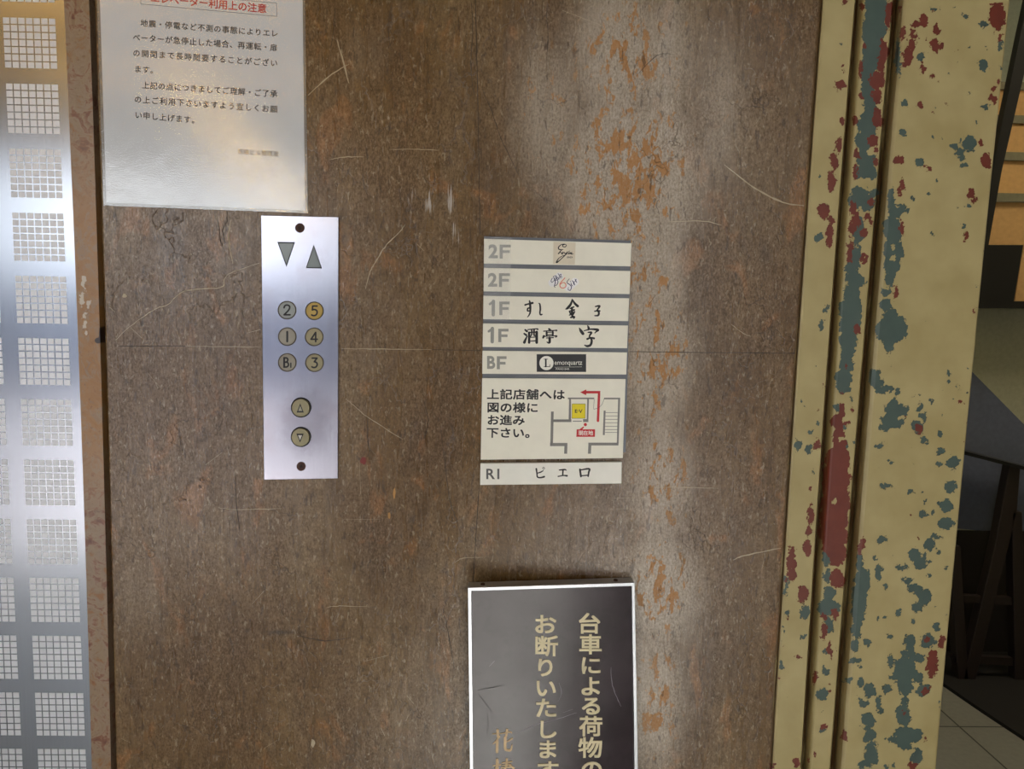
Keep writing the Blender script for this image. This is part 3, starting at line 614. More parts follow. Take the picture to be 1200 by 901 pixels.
cjk_line(tx, 'の上ご利用下さいますよう宜しくお願', (161.7, 116.7), (321, 128), 9.0, YT, off=.013, thick=.00003)
cjk_line(tx, 'い申し上げます。', (162.3, 135), (229, 141), 9.0, YT, off=.013, thick=.00003)
cjk_line(tx, '花椿ビル管理室', (281.7, 177.7), (323.3, 180.4), 6.6, YT, off=.013, thick=.00003)
tx.build('body_text', M['ink'], no)
tt = MB(); cjk_line(tt, 'エレベーター利用上の注意', (181.7, -2), (307, 10.0), 11.5, YT, off=.02, thick=.00003)
tt.build('red_title', M['redtext'], no)
bx = MB()
bq = [(164.6, -11), (324, 3.8), (324.6, 19.3), (165, 4.6)]
for i in range(4):
    v, f = stroke([bq[i], bq[(i+1) % 4]], 0.6, False, False); bx.decal(v, f, YT, .00003)
bx.build('title_box', M['greyline'], no)

# ------------------------------------------------------------------ call button panel
pn = thing('call_button_panel', P(352, 562, 0), 'brushed steel elevator call panel with round floor buttons and two arrows', 'elevator panel')
YP = -0.003
fp = MB(); fp.pxprism([(305.5, 252), (397, 254), (396, 561), (309, 562.5)], YP, 0.0)
fp.build('faceplate', M['panel'], pn, bevel=0.0006)
def round_part(name, c, r, y0, y1, mat, parent, label=None, bev=0.0005, n=32):
    m = MB(); m.pxprism(disc(c[0], c[1], r, n=n), y0, y1); o = m.build(name, mat, parent, bevel=bev, seg=3)
    if label: o['label'] = label
    return o
for c, r in (((351.3, 267), 5.6), ((352.8, 546.5), 5.4)):
    sc_ = round_part('screw', c, r, YP-0.0006, YP+0.001, M['screw'], pn)
    cm = MB()
    for a in (0.4, 0.4+math.pi/2):
        v, f = stroke([(c[0]-2.3*math.cos(a), c[1]-2.3*math.sin(a)), (c[0]+2.3*math.cos(a), c[1]+2.3*math.sin(a))], 1.1, False); cm.decal(v, f, YP-0.0006, 0.0001)
    cm.build('screw_slot', M['slot'], sc_)
def tri(pts, name, label):
    cx = sum(p[0] for p in pts)/3; cy = sum(p[1] for p in pts)/3
    grow = [(cx+(x-cx)*1.14, cy+(y-cy)*1.14) for x, y in pts]
    m = MB(); m.pxprism(grow, YP-0.0003, YP+0.001); o = m.build(name, M['hole'], pn); o['label'] = label
    m = MB(); m.pxprism(pts, YP-0.0009, YP-0.0003); m.build('arrow_lens', M['lens'], o, bevel=0.0004)
tri([(326.3, 284.6), (344.2, 284.9), (335.6, 310.2)], 'arrow_indicator', 'down arrow lamp')
tri([(367.6, 289.0), (359.6, 313.0), (376.0, 313.4)], 'arrow_indicator', 'up arrow lamp')
def digit(parent, s, c, y, size=10.5):
    m = MB(); x0, y0 = c[0], c[1]
    def st(pts, w=1.9, sm=True):
        v, f = stroke([(x0+a, y0+b) for a, b in pts], w, sm); m.decal(v, f, y, 0.00012)
    if s == '2': st([(-3.4, -2.8), (-2.6, -5), (0, -6), (2.8, -4.8), (3, -2.2), (1, 1), (-3.2, 5.2)]); st([(-3.4, 5.4), (3.6, 5.4)], sm=False)
    if s == '5': st([(3.2, -5.6), (-2, -5.6)], sm=False); st([(-2, -5.6), (-2.4, -1)], sm=False); st([(-2.4, -1), (0, -1.6), (2.6, -0.4), (3.2, 2.2), (1.8, 4.8), (-0.8, 5.6), (-3.2, 4.8)])
    if s == '1': st([(0, -5.6), (0, 5.6)], 2.4, False)
    if s == '4': st([(1.8, 5.6), (1.8, -5.2)], sm=False); st([(1.8, -5.2), (-3.6, 2.8)], sm=False); st([(-3.6, 2.8), (3.6, 2.8)], sm=False)
    if s == '3': st([(-2.6, -5.4), (3, -5.4)], sm=False); st([(3, -5.4), (-0.2, -1.2)], sm=False); st([(-0.2, -1.2), (2.4, -0.2), (3.2, 2.4), (1.6, 5), (-1, 5.6), (-3, 4.8)])
    if s == 'B1':
        st([(-3.6, -5.4), (-3.6, 5.4)], 2.2, False); st([(-3.6, -5.2), (-0.6, -5.2), (0.7, -3.2), (-0.6, -0.6), (-3, -0.4)]); st([(-3, -0.4), (0, -0.2), (1.5, 2.4), (0, 5), (-3.4, 5.3)]); st([(4.2, 0.8), (4.2, 5.6)], 1.5, False)
    m.build('button_numeral', M['ink'], parent)
for s_, c, mt, lb in (('2', (336.3, 363.4), 'btngrey', 'grey floor button 2'), ('5', (368.4, 364.2), 'btnyel', 'yellowed floor button 5'), ('1', (336.6, 394.4), 'btntaupe', 'floor button 1'),
                  ('4', (368.1, 394.7), 'btn', 'floor button 4'), ('B1', (336.6, 424.7), 'btntaupe', 'floor button B1'), ('3', (368.5, 425), 'btn', 'floor button 3')):
    b = round_part('floor_button', c, 9.7, YP-0.0009, YP+0.0005, M[mt], pn, lb, 0.0006)
    m = MB(); n = 36; o_ = disc(c[0], c[1], 10.9, n=n); i_ = disc(c[0], c[1], 9.75, n=n)
    m.decal(o_+i_, [(k, (k+1) % n, n+(k+1) % n, n+k) for k in range(n)], YP, 0.0005); m.build('button_rim', M['ring'], b)
    digit(b, s_, c, YP-0.0009)
for kind, c in (('up', (351.9, 478.3)), ('down', (351.7, 512.8))):
    hcx, hcy = c[0]+0.9, c[1]-0.9
    b = round_part('call_button', (c[0]+.3, c[1]-.3), 10.4, YP-0.0042, YP, M['btn'], pn, kind+' call button', 0.0007)
    m = MB(); m.decal(disc(hcx, hcy, 11.9), [tuple(range(28))], YP, 0.0002); m.build('button_recess', M['hole'], b)
    yy = YP-0.0042; cc = (c[0]-0.1, c[1]+0.1)
    t3 = [(0, -5.8), (-4.2, 5.0), (4.2, 5.0)] if kind == 'up' else [(-4.2, -4.8), (4.2, -4.8), (0, 5.6)]
    m = MB(); m.decal([(cc[0]+x, cc[1]+y) for x, y in t3], [(0, 1, 2)], yy, 0.00015)
    v = [(cc[0]+x*0.55, cc[1]+y*0.55+(0.3 if kind == 'up' else -0.3)) for x, y in t3]; m.decal(v, [(0, 1, 2)], yy, 0.0003, 1)
    m.build('button_arrow', [M['ink'], plain('arrow_'+kind+'_fill', (150, 146, 128) if kind == 'up' else (205, 202, 190), 0.3)], b)

# ------------------------------------------------------------------ floor directory
tapem = NT('clear_tape'); tapem.set(Base_Color=lin((245, 246, 248)), Roughness=.15); tapem.b.inputs['Alpha'].default_value = .09
ds = thing('floor_directory', P(650, 540, 0), 'floor directory of cream plates on grey backing with a coloured route map', 'sign')
YB, YS = -0.0035, -0.0055
m = MB(); m.pxprism([(567.2, 276.8), (739.2, 281.8), (733.2, 530), (564.5, 530)], YB, 0.0); m.build('grey_backing', M['rail'], ds)
def plate(q, mat, label, y1=None):
    m = MB(); m.pxprism(q, YS, YB if y1 is None else y1); o = m.build('name_plate', mat, ds, bevel=0.0003); o['label'] = label; return o
def bits(name, mats, parent): 
    m = MB(); return m, (lambda: m.build(name, mats, parent))
TH = 0.00008
def strokes(m, lst, y, sm=True, mi=0, w=1.0):
    for p in lst:
        v, f = stroke(p, w, sm); m.decal(v, f, y, TH, mi)
q1 = plate([(567.2, 279.8), (740, 285), (739, 312), (566.9, 308.7)], M['plate'], 'top plate, 2F, with a small script card')
q2 = plate([(566.9, 313.7), (738.8, 317.4), (738, 344.6), (566.6, 341.3)], M['plate'], 'second plate, 2F, with blue and red bar logo')
q3 = plate([(566.5, 346.4), (737.4, 349.4), (736.3, 376.3), (566.1, 373.9)], M['plate'], 'third plate, 1F, with thin brush characters')
q4 = plate([(566, 378.8), (736.1, 381.3), (735, 408), (565.5, 406.6)], M['plate'], 'fourth plate, 1F, with bold characters')
q5 = plate([(565.4, 410.8), (735, 412.9), (734, 438.9), (565.1, 438)], M['plate'], 'fifth plate, BF, with a black label')
q6 = plate([(565, 443), (733.3, 444), (729.9, 536.8), (563.3, 538.7)], M['plate'], 'tall plate with route directions and a map')
for q, s_, bb in ((q1, '2F', (572.4, 598.6, 286.3, 302.6)), (q2, '2F', (571.8, 597.6, 319.8, 335.9)), (q3, '1F', (573, 597.2, 352.9, 368.8)), (q4, '1F', (571.8, 595.9, 384.8, 400.4)), (q5, 'BF', (570.8, 593.6, 417, 432.2))):
    m, fin = bits('floor_number', M['inkgrey'], q); x0_, x1_, y0_, y1_ = bb; fx = x0_+(x1_-x0_)*.50
    if s_[0] == '1': strokes(m, [[(x0_+5.2, y0_), (x0_+5.0, y1_)]], YS, False, 0, 4.0) or strokes(m, [[(x0_+1.0, y0_+3.4), (x0_+4, y0_+1.2)]], YS-TH, False, 0, 2.8)
    else: box_text(m, s_[0], x0_, x0_+(x1_-x0_)*.42, y0_, y1_, YS, off=.035, thick=TH)
    y0_ += .4; y1_ += .4
    for p in ([(fx, y0_), (fx+3.7, y0_), (fx+3.6, y1_), (fx, y1_)], [(fx+3.7, y0_), (x1_, y0_), (x1_, y0_+3.2), (fx+3.7, y0_+3.2)], [(fx+3.7, y0_+6.6), (x1_-1.2, y0_+6.6), (x1_-1.2, y0_+9.7), (fx+3.7, y0_+9.7)]): m.decal(p, [(0, 1, 2, 3)], YS, TH)
    fin()
# top plate: card with a handwritten name
m, fin = bits('name_card', M['card'], q1); m.pxprism([(648.6, 283.2), (674.6, 284.1), (673.6, 310), (648.2, 309.2)], YS-.0003, YS); card = fin()
m, fin = bits('script_lettering', M['ink'], card)
Z = lambda a, b, *k: (630+a/10.0, 270+b/10.0)+tuple(q*1.25 for q in k)
strokes(m, [[Z(318, 166, .5), Z(296, 170, .9), Z(296, 188, .8), Z(325, 192, .8), Z(336, 172, .7), Z(318, 160, .6), Z(278, 166, .7), Z(248, 192, 1.0), Z(246, 216, 1.0), Z(268, 226, .9), Z(300, 224, .5)],
    [Z(292, 222, .5), Z(268, 244, .8), Z(242, 276, 1.2), Z(262, 256, .7), Z(280, 262, .6)], [Z(286, 262, .7), Z(280, 272, .8), Z(290, 276, .8), Z(300, 264, .8), Z(292, 254, .6), Z(306, 258, .5)],
    [Z(312, 254, .6), Z(322, 272, .9), Z(336, 264, .6), Z(376, 240, .5)], [Z(346, 252, .7), Z(330, 282, .9), Z(292, 318, .8), Z(256, 352, .9), Z(222, 376, 1.3), Z(240, 336, .8), Z(280, 304, .6), Z(330, 284, .5), Z(352, 268, .5)],
    [Z(378, 258, .6), Z(362, 264, .7), Z(360, 274, .8), Z(376, 272, .7), Z(382, 258, .6), Z(384, 272, .7), Z(396, 268, .6)], [Z(402, 258, .8), Z(388, 268, .9), Z(398, 276, .9), Z(414, 274, .7)]], YS-.0003)
box_text(m, 'GINZA', 664.2, 671.2, 300.4, 302.4, YS-.0003, thick=TH, off=.02); fin()
# second plate: logo
m, fin = bits('bar_logo', [M['inkblue'], M['inkpink'], M['tape']], q2)
def rot_text(s_, c, ang, h, wd, mi, y):
    v, f = text_mesh(s_, 0.018, 3); x0, x1, y0, y1 = bbox(v); ca, sa = math.cos(ang), math.sin(ang); o = []
    for a, b in v:
        u = ((a-x0)/(x1-x0)-.5)*wd; t_ = (.5-(b-y0)/(y1-y0))*h; u -= t_*0.25
        o.append((c[0]+u*ca-t_*sa, c[1]+u*sa+t_*ca))
    m.decal(o, f, y, TH, mi)
for s_, c, wd in (('Bar', (651.2, 327.6), 15), ('Six', (670.0, 333.6), 13.5)):
    for r in (0, 1, 2, 3):
        v = disc(c[0]+math.cos(-.75)*(r-1.5)*wd*.25, c[1]+math.sin(-.75)*(r-1.5)*wd*.25, 4.6, n=14); m.decal(v, [tuple(range(14))], YS, 0.00003+.000006*r, 2)
ZB = lambda a, b, k=.9: (630+a/10.0, 270+b/10.0, k*.78)
strokes(m, [[ZB(172, 560), ZB(158, 590), ZB(168, 608), ZB(190, 590, .7), ZB(214, 540, .7)], [ZB(184, 540), ZB(200, 580, 1.3), ZB(208, 610, 1.3), ZB(196, 652, 1.2), ZB(206, 664)], [ZB(184, 540, .7), ZB(214, 530, .9), ZB(222, 556, 1.1), ZB(204, 584, .8)], [ZB(204, 584, .7), ZB(232, 584, .9), ZB(238, 612, 1.1), ZB(218, 644, .9), ZB(198, 640, .7)],
    [ZB(236, 548), ZB(226, 566), ZB(238, 576), ZB(252, 544, .7), ZB(250, 572)], [ZB(240, 504, .7), ZB(262, 540, 1.2), ZB(272, 560)], [ZB(258, 520, .7), ZB(276, 512, 1.0), ZB(272, 532), ZB(286, 548)],
    [ZB(372, 566, .7), ZB(346, 600, 1.0), ZB(352, 620, 1.1), ZB(376, 634, 1.2), ZB(396, 660, 1.2), ZB(384, 700, 1.1), ZB(358, 692, .9), ZB(362, 668, .7)], [ZB(392, 616), ZB(396, 634, 1.1), ZB(410, 650)], [ZB(384, 596, 1.1), ZB(386, 600, 1.1)], [ZB(404, 588), ZB(424, 610, 1.2), ZB(436, 640)], [ZB(432, 596), ZB(420, 616, .8), ZB(424, 634)], [ZB(440, 570), ZB(448, 592, 1.2), ZB(460, 610)], [ZB(456, 570, .7), ZB(440, 600, .7)]], YS, mi=0)
strokes(m, [[ZB(320, 556, 1.2), ZB(284, 596, 1.3), ZB(262, 630, 1.3), ZB(268, 664, 1.3), ZB(300, 676, 1.3), ZB(330, 656, 1.3), ZB(326, 622, 1.3), ZB(296, 610, 1.2), ZB(270, 630, 1.1)]], YS, mi=1); fin()
# third plate: brush writing
ZC = lambda a, b, k=1.0: (600+a/8.571, 340+b/8.571, k*1.5)
m, fin = bits('brush_lettering', M['ink'], q3)
strokes(m, [[ZC(132, 148, 1.4), ZC(165, 138, 1.2), ZC(206, 128, 1.8)], [ZC(176, 108, 1.2), ZC(182, 140, 1.7), ZC(184, 185, 1.7), ZC(182, 225, 1.3), ZC(170, 252, 1.0), ZC(156, 270, .6)], [ZC(182, 178, 1.0), ZC(160, 182, 1.2), ZC(156, 206, 1.2), ZC(176, 208, 1.0)],
    [ZC(268, 130, .6), ZC(280, 142, 1.2), ZC(284, 190, 1.4), ZC(280, 232, 1.2), ZC(290, 246, 1.4), ZC(304, 242, .8)]], YS); fin(); m, fin = bits('brush_lettering', M['ink'], q3)
strokes(m, [
    [ZC(606, 92, 1.0), ZC(590, 140, 1.8), ZC(560, 178, 2.0), ZC(540, 190, .8)], [ZC(610, 102, 1.2), ZC(632, 134, 1.8), ZC(660, 160, 2.0)], [ZC(584, 184, 1.0), ZC(620, 168, 1.2)], [ZC(576, 212, 1.0), ZC(626, 198, 1.3)], [ZC(602, 176, 1.6), ZC(604, 230, 1.9), ZC(606, 262, 1.6)], [ZC(580, 220, 1.2), ZC(592, 244, 1.3)], [ZC(628, 216, 1.2), ZC(616, 240, 1.3)], [ZC(576, 250, .9), ZC(606, 240, 1.2)], [ZC(588, 274, 1.1), ZC(624, 268, 1.7), ZC(620, 284, .8)],
    [ZC(838, 164, 1.0), ZC(880, 158, 1.5), ZC(862, 190, 1.2), ZC(852, 204, 1.0)], [ZC(852, 204, 1.0), ZC(872, 222, 1.6), ZC(866, 252, 1.5), ZC(832, 256, .9)], [ZC(830, 212, .9), ZC(860, 206, 1.2), ZC(884, 208, 1.0)]], YS); fin()
# fourth plate
m, fin = bits('bold_lettering', M['ink'], q4)
strokes(m, [[ZC(132, 398, 1.3), ZC(150, 412, 1.8)], [ZC(122, 436, 1.3), ZC(142, 450, 1.8)], [ZC(124, 524, 2.2), ZC(134, 500, 1.8), ZC(152, 462, .9)], [ZC(160, 396, .9), ZC(240, 388, .9), ZC(258, 392, 1.4)], [ZC(172, 426, 1.9), ZC(172, 526, 1.9)], [ZC(172, 424, .8), ZC(246, 420, 1.0)], [ZC(248, 420, 2.1), ZC(248, 526, 2.1)],
    [ZC(198, 396, 1.3), ZC(198, 440, 1.2), ZC(186, 466, .8)], [ZC(222, 396, 1.3), ZC(222, 450, 1.3), ZC(236, 456, .9)], [ZC(180, 474, .7), ZC(242, 470, .8)], [ZC(180, 512, .8), ZC(242, 508, .9)],
    [ZC(372, 390, 1.6), ZC(386, 402, 1.6)], [ZC(318, 412, .9), ZC(430, 404, .9), ZC(446, 404, 1.5)], [ZC(348, 424, 1.6), ZC(348, 450, 1.5)], [ZC(348, 424, .7), ZC(408, 420, .8)], [ZC(410, 420, 1.6), ZC(410, 448, 1.5)], [ZC(350, 448, .8), ZC(408, 444, .8)], [ZC(320, 462, 1.9), ZC(312, 478, 1.4)], [ZC(320, 464, .9), ZC(430, 458, .9), ZC(446, 462, 1.7), ZC(436, 472, .8)], [ZC(346, 480, .8), ZC(416, 476, .9)], [ZC(378, 480, 2.0), ZC(378, 518, 2.0), ZC(368, 528, 1.5), ZC(350, 520, .7)]], YS); fin(); m, fin = bits('bold_lettering', M['ink'], q4)
strokes(m, [
    [ZC(676, 380, .8), ZC(692, 408, 2.2), ZC(712, 436, 2.4)], [ZC(760, 356, .8), ZC(770, 380, 1.9), ZC(768, 396, 1.4)], [ZC(724, 408, .8), ZC(790, 392, 1.2), ZC(862, 398, 2.0), ZC(848, 414, 1.2), ZC(832, 430, .7)], [ZC(764, 424, .9), ZC(798, 424, 1.5), ZC(782, 452, 1.4), ZC(776, 468, 1.0)], [ZC(776, 466, 1.0), ZC(800, 500, 1.7), ZC(790, 548, 1.9), ZC(756, 562, 1.8), ZC(730, 552, .8)], [ZC(756, 490, 1.6), ZC(790, 478, 1.3), ZC(824, 484, 1.6)]], YS); fin()
# fifth plate: black label
m, fin = bits('black_label', M['blackcard'], q5); m.pxprism([(628.9, 415), (686.9, 415), (686.9, 435.8), (629, 435.7)], YS-.0003, YS); bl = fin()
m, fin = bits('label_lettering', [M['plate2'], M['ink']], bl); YL = YS-.0003
m.decal(disc(640.4, 425.4, 8.3), [tuple(range(28))], YL, TH, 0)
strokes(m, [[(639.6, 421, 1.9), (639.6, 429.4, 1.9)]], YL-TH, False, 1); strokes(m, [[(637.6, 420.8), (641.8, 420.8)], [(637.6, 429.6), (644.2, 429.6)], [(644.2, 429.8), (644.6, 427.2)]], YL-TH, False, 1, .7)
box_text(m, 'emonquartz', 649.9, 682.2, 423.0, 429.2, YL, off=.0, thick=TH); box_text(m, 'PIANO BAR', 651.5, 667.2, 431.4, 433.3, YL, thick=TH)
v, f = stroke([(650, 430.2), (682, 429.8)], .25, False, False); m.decal(v, f, YL, TH); fin()
# tall plate: directions and map
m, fin = bits('direction_text', M['ink'], q6)
cjk_line(m, '上記店舗へは', (577.8, 462.2), (654.8, 462.6), 15.0, YS, tall=.84, off=.022, thick=TH, res=3)
cjk_line(m, '図の様に', (577.8, 477.6), (623.8, 477.9), 15.0, YS, tall=.84, off=.022, thick=TH, res=3)
cjk_line(m, 'お進み', (577.8, 492.3), (607.8, 492.5), 15.0, YS, tall=.84, off=.022, thick=TH, res=3)
cjk_line(m, '下さい。', (577.2, 507.2), (622.6, 507.6), 15.0, YS, tall=.84, off=.022, thick=TH, res=3); fin()
ZM = lambda a, b: (630+a/9.01, 440+b/9.01)
m, fin = bits('route_map', [M['mapgrey'], M['yellow'], M['inkred'], M['ink'], M['plate2']], q6)
def poly(pts, mi, dz=0): m.decal([ZM(*p) for p in pts], [tuple(range(len(pts)))], YS-dz, TH, mi)
for r in ([(320, 233), (598, 233), (598, 249), (320, 249)], [(332, 245), (353, 245), (353, 470), (328, 470)], [(524, 245), (542, 245), (536, 475), (518, 475)], [(160, 463), (357, 463), (357, 491), (160, 491)], [(142, 380), (170, 380), (162, 730), (134, 730)], [(132, 712), (315, 712), (315, 745), (132, 745)], [(283, 740), (315, 740), (312, 825), (280, 825)],
          [(480, 460), (536, 460), (536, 491), (480, 491)], [(702, 234), (872, 234), (872, 251), (700, 251)], [(850, 249), (872, 249), (855, 725), (836, 725)], [(536, 709), (853, 709), (853, 738), (536, 738)], [(536, 738), (568, 738), (563, 825), (531, 825)], [(698, 370), (718, 370), (709, 628), (689, 628)], [(370, 478), (467, 478), (467, 487), (370, 487)]): poly(r, 0)
for yy in (391, 427, 463, 499, 536, 572, 600): poly([(712, yy-2.5), (848, yy-2.5), (848, yy+2.5), (712, yy+2.5)], 0)
poly([(364, 299), (505, 299), (503, 452), (361, 452)], 1)
poly([(450, 177), (514, 147), (514, 208)], 2); poly([(512, 163), (663, 163), (661, 189), (512, 189)], 2); poly([(636, 187), (662, 187), (650, 480), (646, 490), (630, 490), (624, 480)], 2)
m.decal([ZM(504+17*math.cos(a*.4), 518+17*math.sin(a*.4)) for a in range(16)], [tuple(range(16))], YS, TH, 2); poly([(482, 538), (492, 546), (470, 570), (440, 570)], 2); poly([(413, 568), (607, 568), (605, 647), (409, 647)], 2)
for p in ([ZM(598, 249), ZM(592, 345), ZM(600, 354)], [ZM(600, 354), ZM(640, 340), ZM(680, 305), ZM(702, 249)]):
    v, f = stroke(p, .35, True, False); m.decal(v, f, YS-TH, TH, 3)
p = [ZM(*q) for q in ((364, 299), (505, 299), (503, 452), (361, 452))]
for i in range(4):
    v, f = stroke([p[i], p[(i+1) % 4]], .35, False, False); m.decal(v, f, YS-TH, TH, 3)
a_, b_ = ZM(394, 357), ZM(474, 395); box_text(m, 'E·V', a_[0], b_[0], a_[1], b_[1], YS-TH, off=.02, thick=TH, mi=3)
cjk_line(m, '現在地', ZM(456, 607), ZM(560, 607), 6.0, YS-TH, tall=1.0, off=.012, thick=TH, mi=4); fin()
m = MB(); m.pxprism([(567.0, 277.5), (598.8, 278.4), (597.4, 375.5), (566.0, 375.0)], YS-.0006, YS-.0004); m.build('clear_tape', tapem.m, ds)
# small separate plate below
sp_ = thing('name_plate', P(645, 567, 0), 'narrow cream R1 name plate mounted on its own just under the floor directory', 'sign')
m = MB(); m.pxprism([(563, 543), (728.7, 541.4), (728.2, 566.5), (562.6, 568.3)], YS, 0.0); o = m.build('plate', M['plate2'], sp_, bevel=.0003)
m = MB(); box_text(m, 'R1', 569.8, 585.2, 549.2, 561.4, YS, off=.02, thick=TH); m.build('floor_number', M['inkdark'], sp_)
ZP = lambda a, b, k=1.1: (550+a/5.63, 420+b/5.63, k*1.5)
m = MB(); strokes(m, [[ZP(442, 728, 1.4), ZP(446, 760, 1.1), ZP(450, 782, 1.2), ZP(470, 786, 1.2), ZP(494, 780, 1.5)], [ZP(450, 756, .8), ZP(470, 750, 1.0), ZP(488, 740, .7)], [ZP(594, 736, 1.0), ZP(630, 733, 1.2), ZP(640, 738, .6)], [ZP(618, 738, 1.2), ZP(616, 772, 1.1)], [ZP(586, 778, 1.0), ZP(620, 772, 1.0), ZP(644, 774, 1.5)],
    [ZP(730, 732, 1.5), ZP(736, 778, 1.5)], [ZP(732, 736, .9), ZP(790, 728, 1.5), ZP(788, 750, 1.4), ZP(784, 778, 1.1)], [ZP(736, 774, .9), ZP(786, 770, 1.0)]], YS)
v = [(550+490/5.63+1.5*math.cos(a), 420+724/5.63+1.5*math.sin(a)) for a in [k*.5236 for k in range(12)]]; v2 = [(550+490/5.63+.8*math.cos(a), 420+724/5.63+.8*math.sin(a)) for a in [k*.5236 for k in range(12)]]
m.decal(v+v2, [(k, (k+1) % 12, 12+(k+1) % 12, 12+k) for k in range(12)], YS, TH); m.build('brush_lettering', M['ink'], sp_)

# ------------------------------------------------------------------ brown warning board
ws = thing('warning_sign', P(648, 901, 0), 'dark brown board with aluminium frame and cream vertical lettering, below the floor directory', 'sign')
YW = lambda x: -0.0360+(x-548)/195.0*0.0190
def ext(a, b, k): return (b[0]+(b[0]-a[0])*k, b[1]+(b[1]-a[1])*k)
oTL, oTR, oBL, oBR = (548.2, 688.6), (743.8, 682.6), (550.6, 901), (747.8, 901)
oBL2, oBR2 = ext(oTL, oBL, 1.05), ext(oTR, oBR, 1.05)
iTL, iTR, iBL, iBR = (552.4, 692.6), (740.2, 686.8), (554.6, 901), (743.6, 901)
iBL2, iBR2 = ext(iTL, iBL, 1.0), ext(iTR, iBR, 1.0)
m = MB()
wq = lambda p: P(p[0], p[1], YW(p[0]))
O = [wq(p) for p in (oTL, oTR, oBR2, oBL2)]; I = [wq(p) for p in (iTL, iTR, iBR2, iBL2)]
vs = [tuple(p) for p in O]+[tuple(p) for p in I]+[(p[0], p[1]+.0165, p[2]) for p in O]+[(p[0], p[1]+.004, p[2]) for p in I]
fs = []
for k in range(4):
    k2 = (k+1) % 4
    fs += [(k2, k, 4+k, 4+k2), (k, k2, 8+k2, 8+k), (4+k2, 4+k, 12+k, 12+k2)]
m.add(vs, fs); fr = m.build('aluminium_frame', M['alu'], ws, bevel=.0008)
m = MB(); mg = 1.5
m.decal([(551, 691), (741.8, 685), (iBR2[0]+1, iBR2[1]+1), (iBL2[0]-1, iBL2[1]+1)], [(0, 1, 2, 3)], lambda a: YW(a)+.014, .011); bd = m.build('board_face', M['board'], ws)
YFc = lambda a: YW(a)+.003
m = MB()
for ch, cx, cy, s_ in (('台', 690.6, 731, 28), ('車', 692, 755.5, 27), ('に', 692.5, 780, 26), ('よ', 692.5, 804.5, 27), ('る', 693, 827.5, 26), ('荷', 692.5, 851.5, 27.5), ('物', 692, 876.5, 28), ('の', 693.5, 902, 27), ('搬', 694, 928, 27), ('出', 694, 953, 27), ('入', 694, 978, 27), ('は', 694, 1003, 27)):
    bold_at(m, ch, (cx, cy), (s_*1.04, 0), (0, -s_*.9), YFc, .5, .0009, 0, 4)
m.build('cream_lettering', M['creamletter'], ws); m = MB()
for ch, cx, cy, s_ in (('お', 638.8, 732, 27), ('断', 640, 757.5, 28), ('り', 639, 782.5, 26), ('い', 639.5, 806.5, 26), ('た', 640, 830, 27), ('し', 641, 855, 26), ('ま', 641.5, 878.5, 26), ('す', 642, 903, 27)):
    bold_at(m, ch, (cx, cy), (s_*1.04, 0), (0, -s_*.9), YFc, .5, .0009, 0, 4)
m.build('cream_lettering', M['creamletter'], ws)
m = MB(); ZG = lambda a, b, k: (540+a/7.45, 780+b/7.45, k)
for p in ([ZG(278, 596, .7), ZG(350, 594, .8), ZG(432, 580, 1.0), ZG(446, 592, .6)], [ZG(322, 564, 3.0), ZG(324, 622, 2.6)], [ZG(404, 562, 3.0), ZG(396, 616, 2.4)], [ZG(334, 620, 2.6), ZG(306, 664, 2.0), ZG(280, 684, .8)], [ZG(318, 650, 3.2), ZG(316, 752, 3.2)], [ZG(388, 630, 3.4), ZG(388, 720, 3.0), ZG(404, 738, 2.6), ZG(436, 736, 2.2), ZG(448, 690, .8)], [ZG(448, 636, 2.0), ZG(420, 656, 1.2), ZG(392, 668, .9)],
          [ZG(318, 824, 3.4), ZG(318, 920, 3.4)], [ZG(282, 876, 1.0), ZG(350, 866, 1.4)], [ZG(318, 880, 1.6), ZG(290, 910, 1.0)], [ZG(360, 850, 1.0), ZG(400, 846, 1.4), ZG(446, 838, 1.2)], [ZG(402, 818, 2.6), ZG(396, 880, 2.4), ZG(370, 920, 1.2)], [ZG(362, 872, .9), ZG(440, 864, 1.1)], [ZG(352, 892, .9), ZG(454, 884, 1.2)], [ZG(420, 862, 1.6), ZG(462, 896, 2.2)]):
    v, f = stroke(p, 1, True); m.decal(v, f, YFc, .0008)
m.build('gold_lettering', M['gold'], ws)
for c in ((565.8, 683.6), (721.4, 678.4)):
    yc_ = YW(c[0])+.008; p = P(c[0], c[1]+1.5, yc_); mm = MB(); n = 14; r = .0026
    zt_ = P(oTL[0]+(oTR[0]-oTL[0])*((c[0]-oTL[0])/(oTR[0]-oTL[0])), oTL[1]+(oTR[1]-oTL[1])*((c[0]-oTL[0])/(oTR[0]-oTL[0])), YW(c[0]))[2]
    ring = [(r*math.cos(2*math.pi*k/n), r*math.sin(2*math.pi*k/n)) for k in range(n)]
    x_ = p[0]; y_ = yc_
    mm.add([(x_+a, y_+b, zt_-.0005) for a, b in ring]+[(x_+a*.8, y_+b*.8, zt_+.0014) for a, b in ring], [tuple(range(n, 2*n))]+[(k, (k+1) % n, n+(k+1) % n, n+k) for k in range(n)])
    mm.build('screw', M['screw'], ws)
for xx in (585, 705):
    m = MB()
    a = P(xx-8, 740, YW(xx)+.016); b = P(xx+8, 800, YW(xx)+.016); m.box(a[0], b[0], YW(xx)+.0155, 0.0, b[2], a[2])
    m.build('wall_bracket', M['black'], ws)
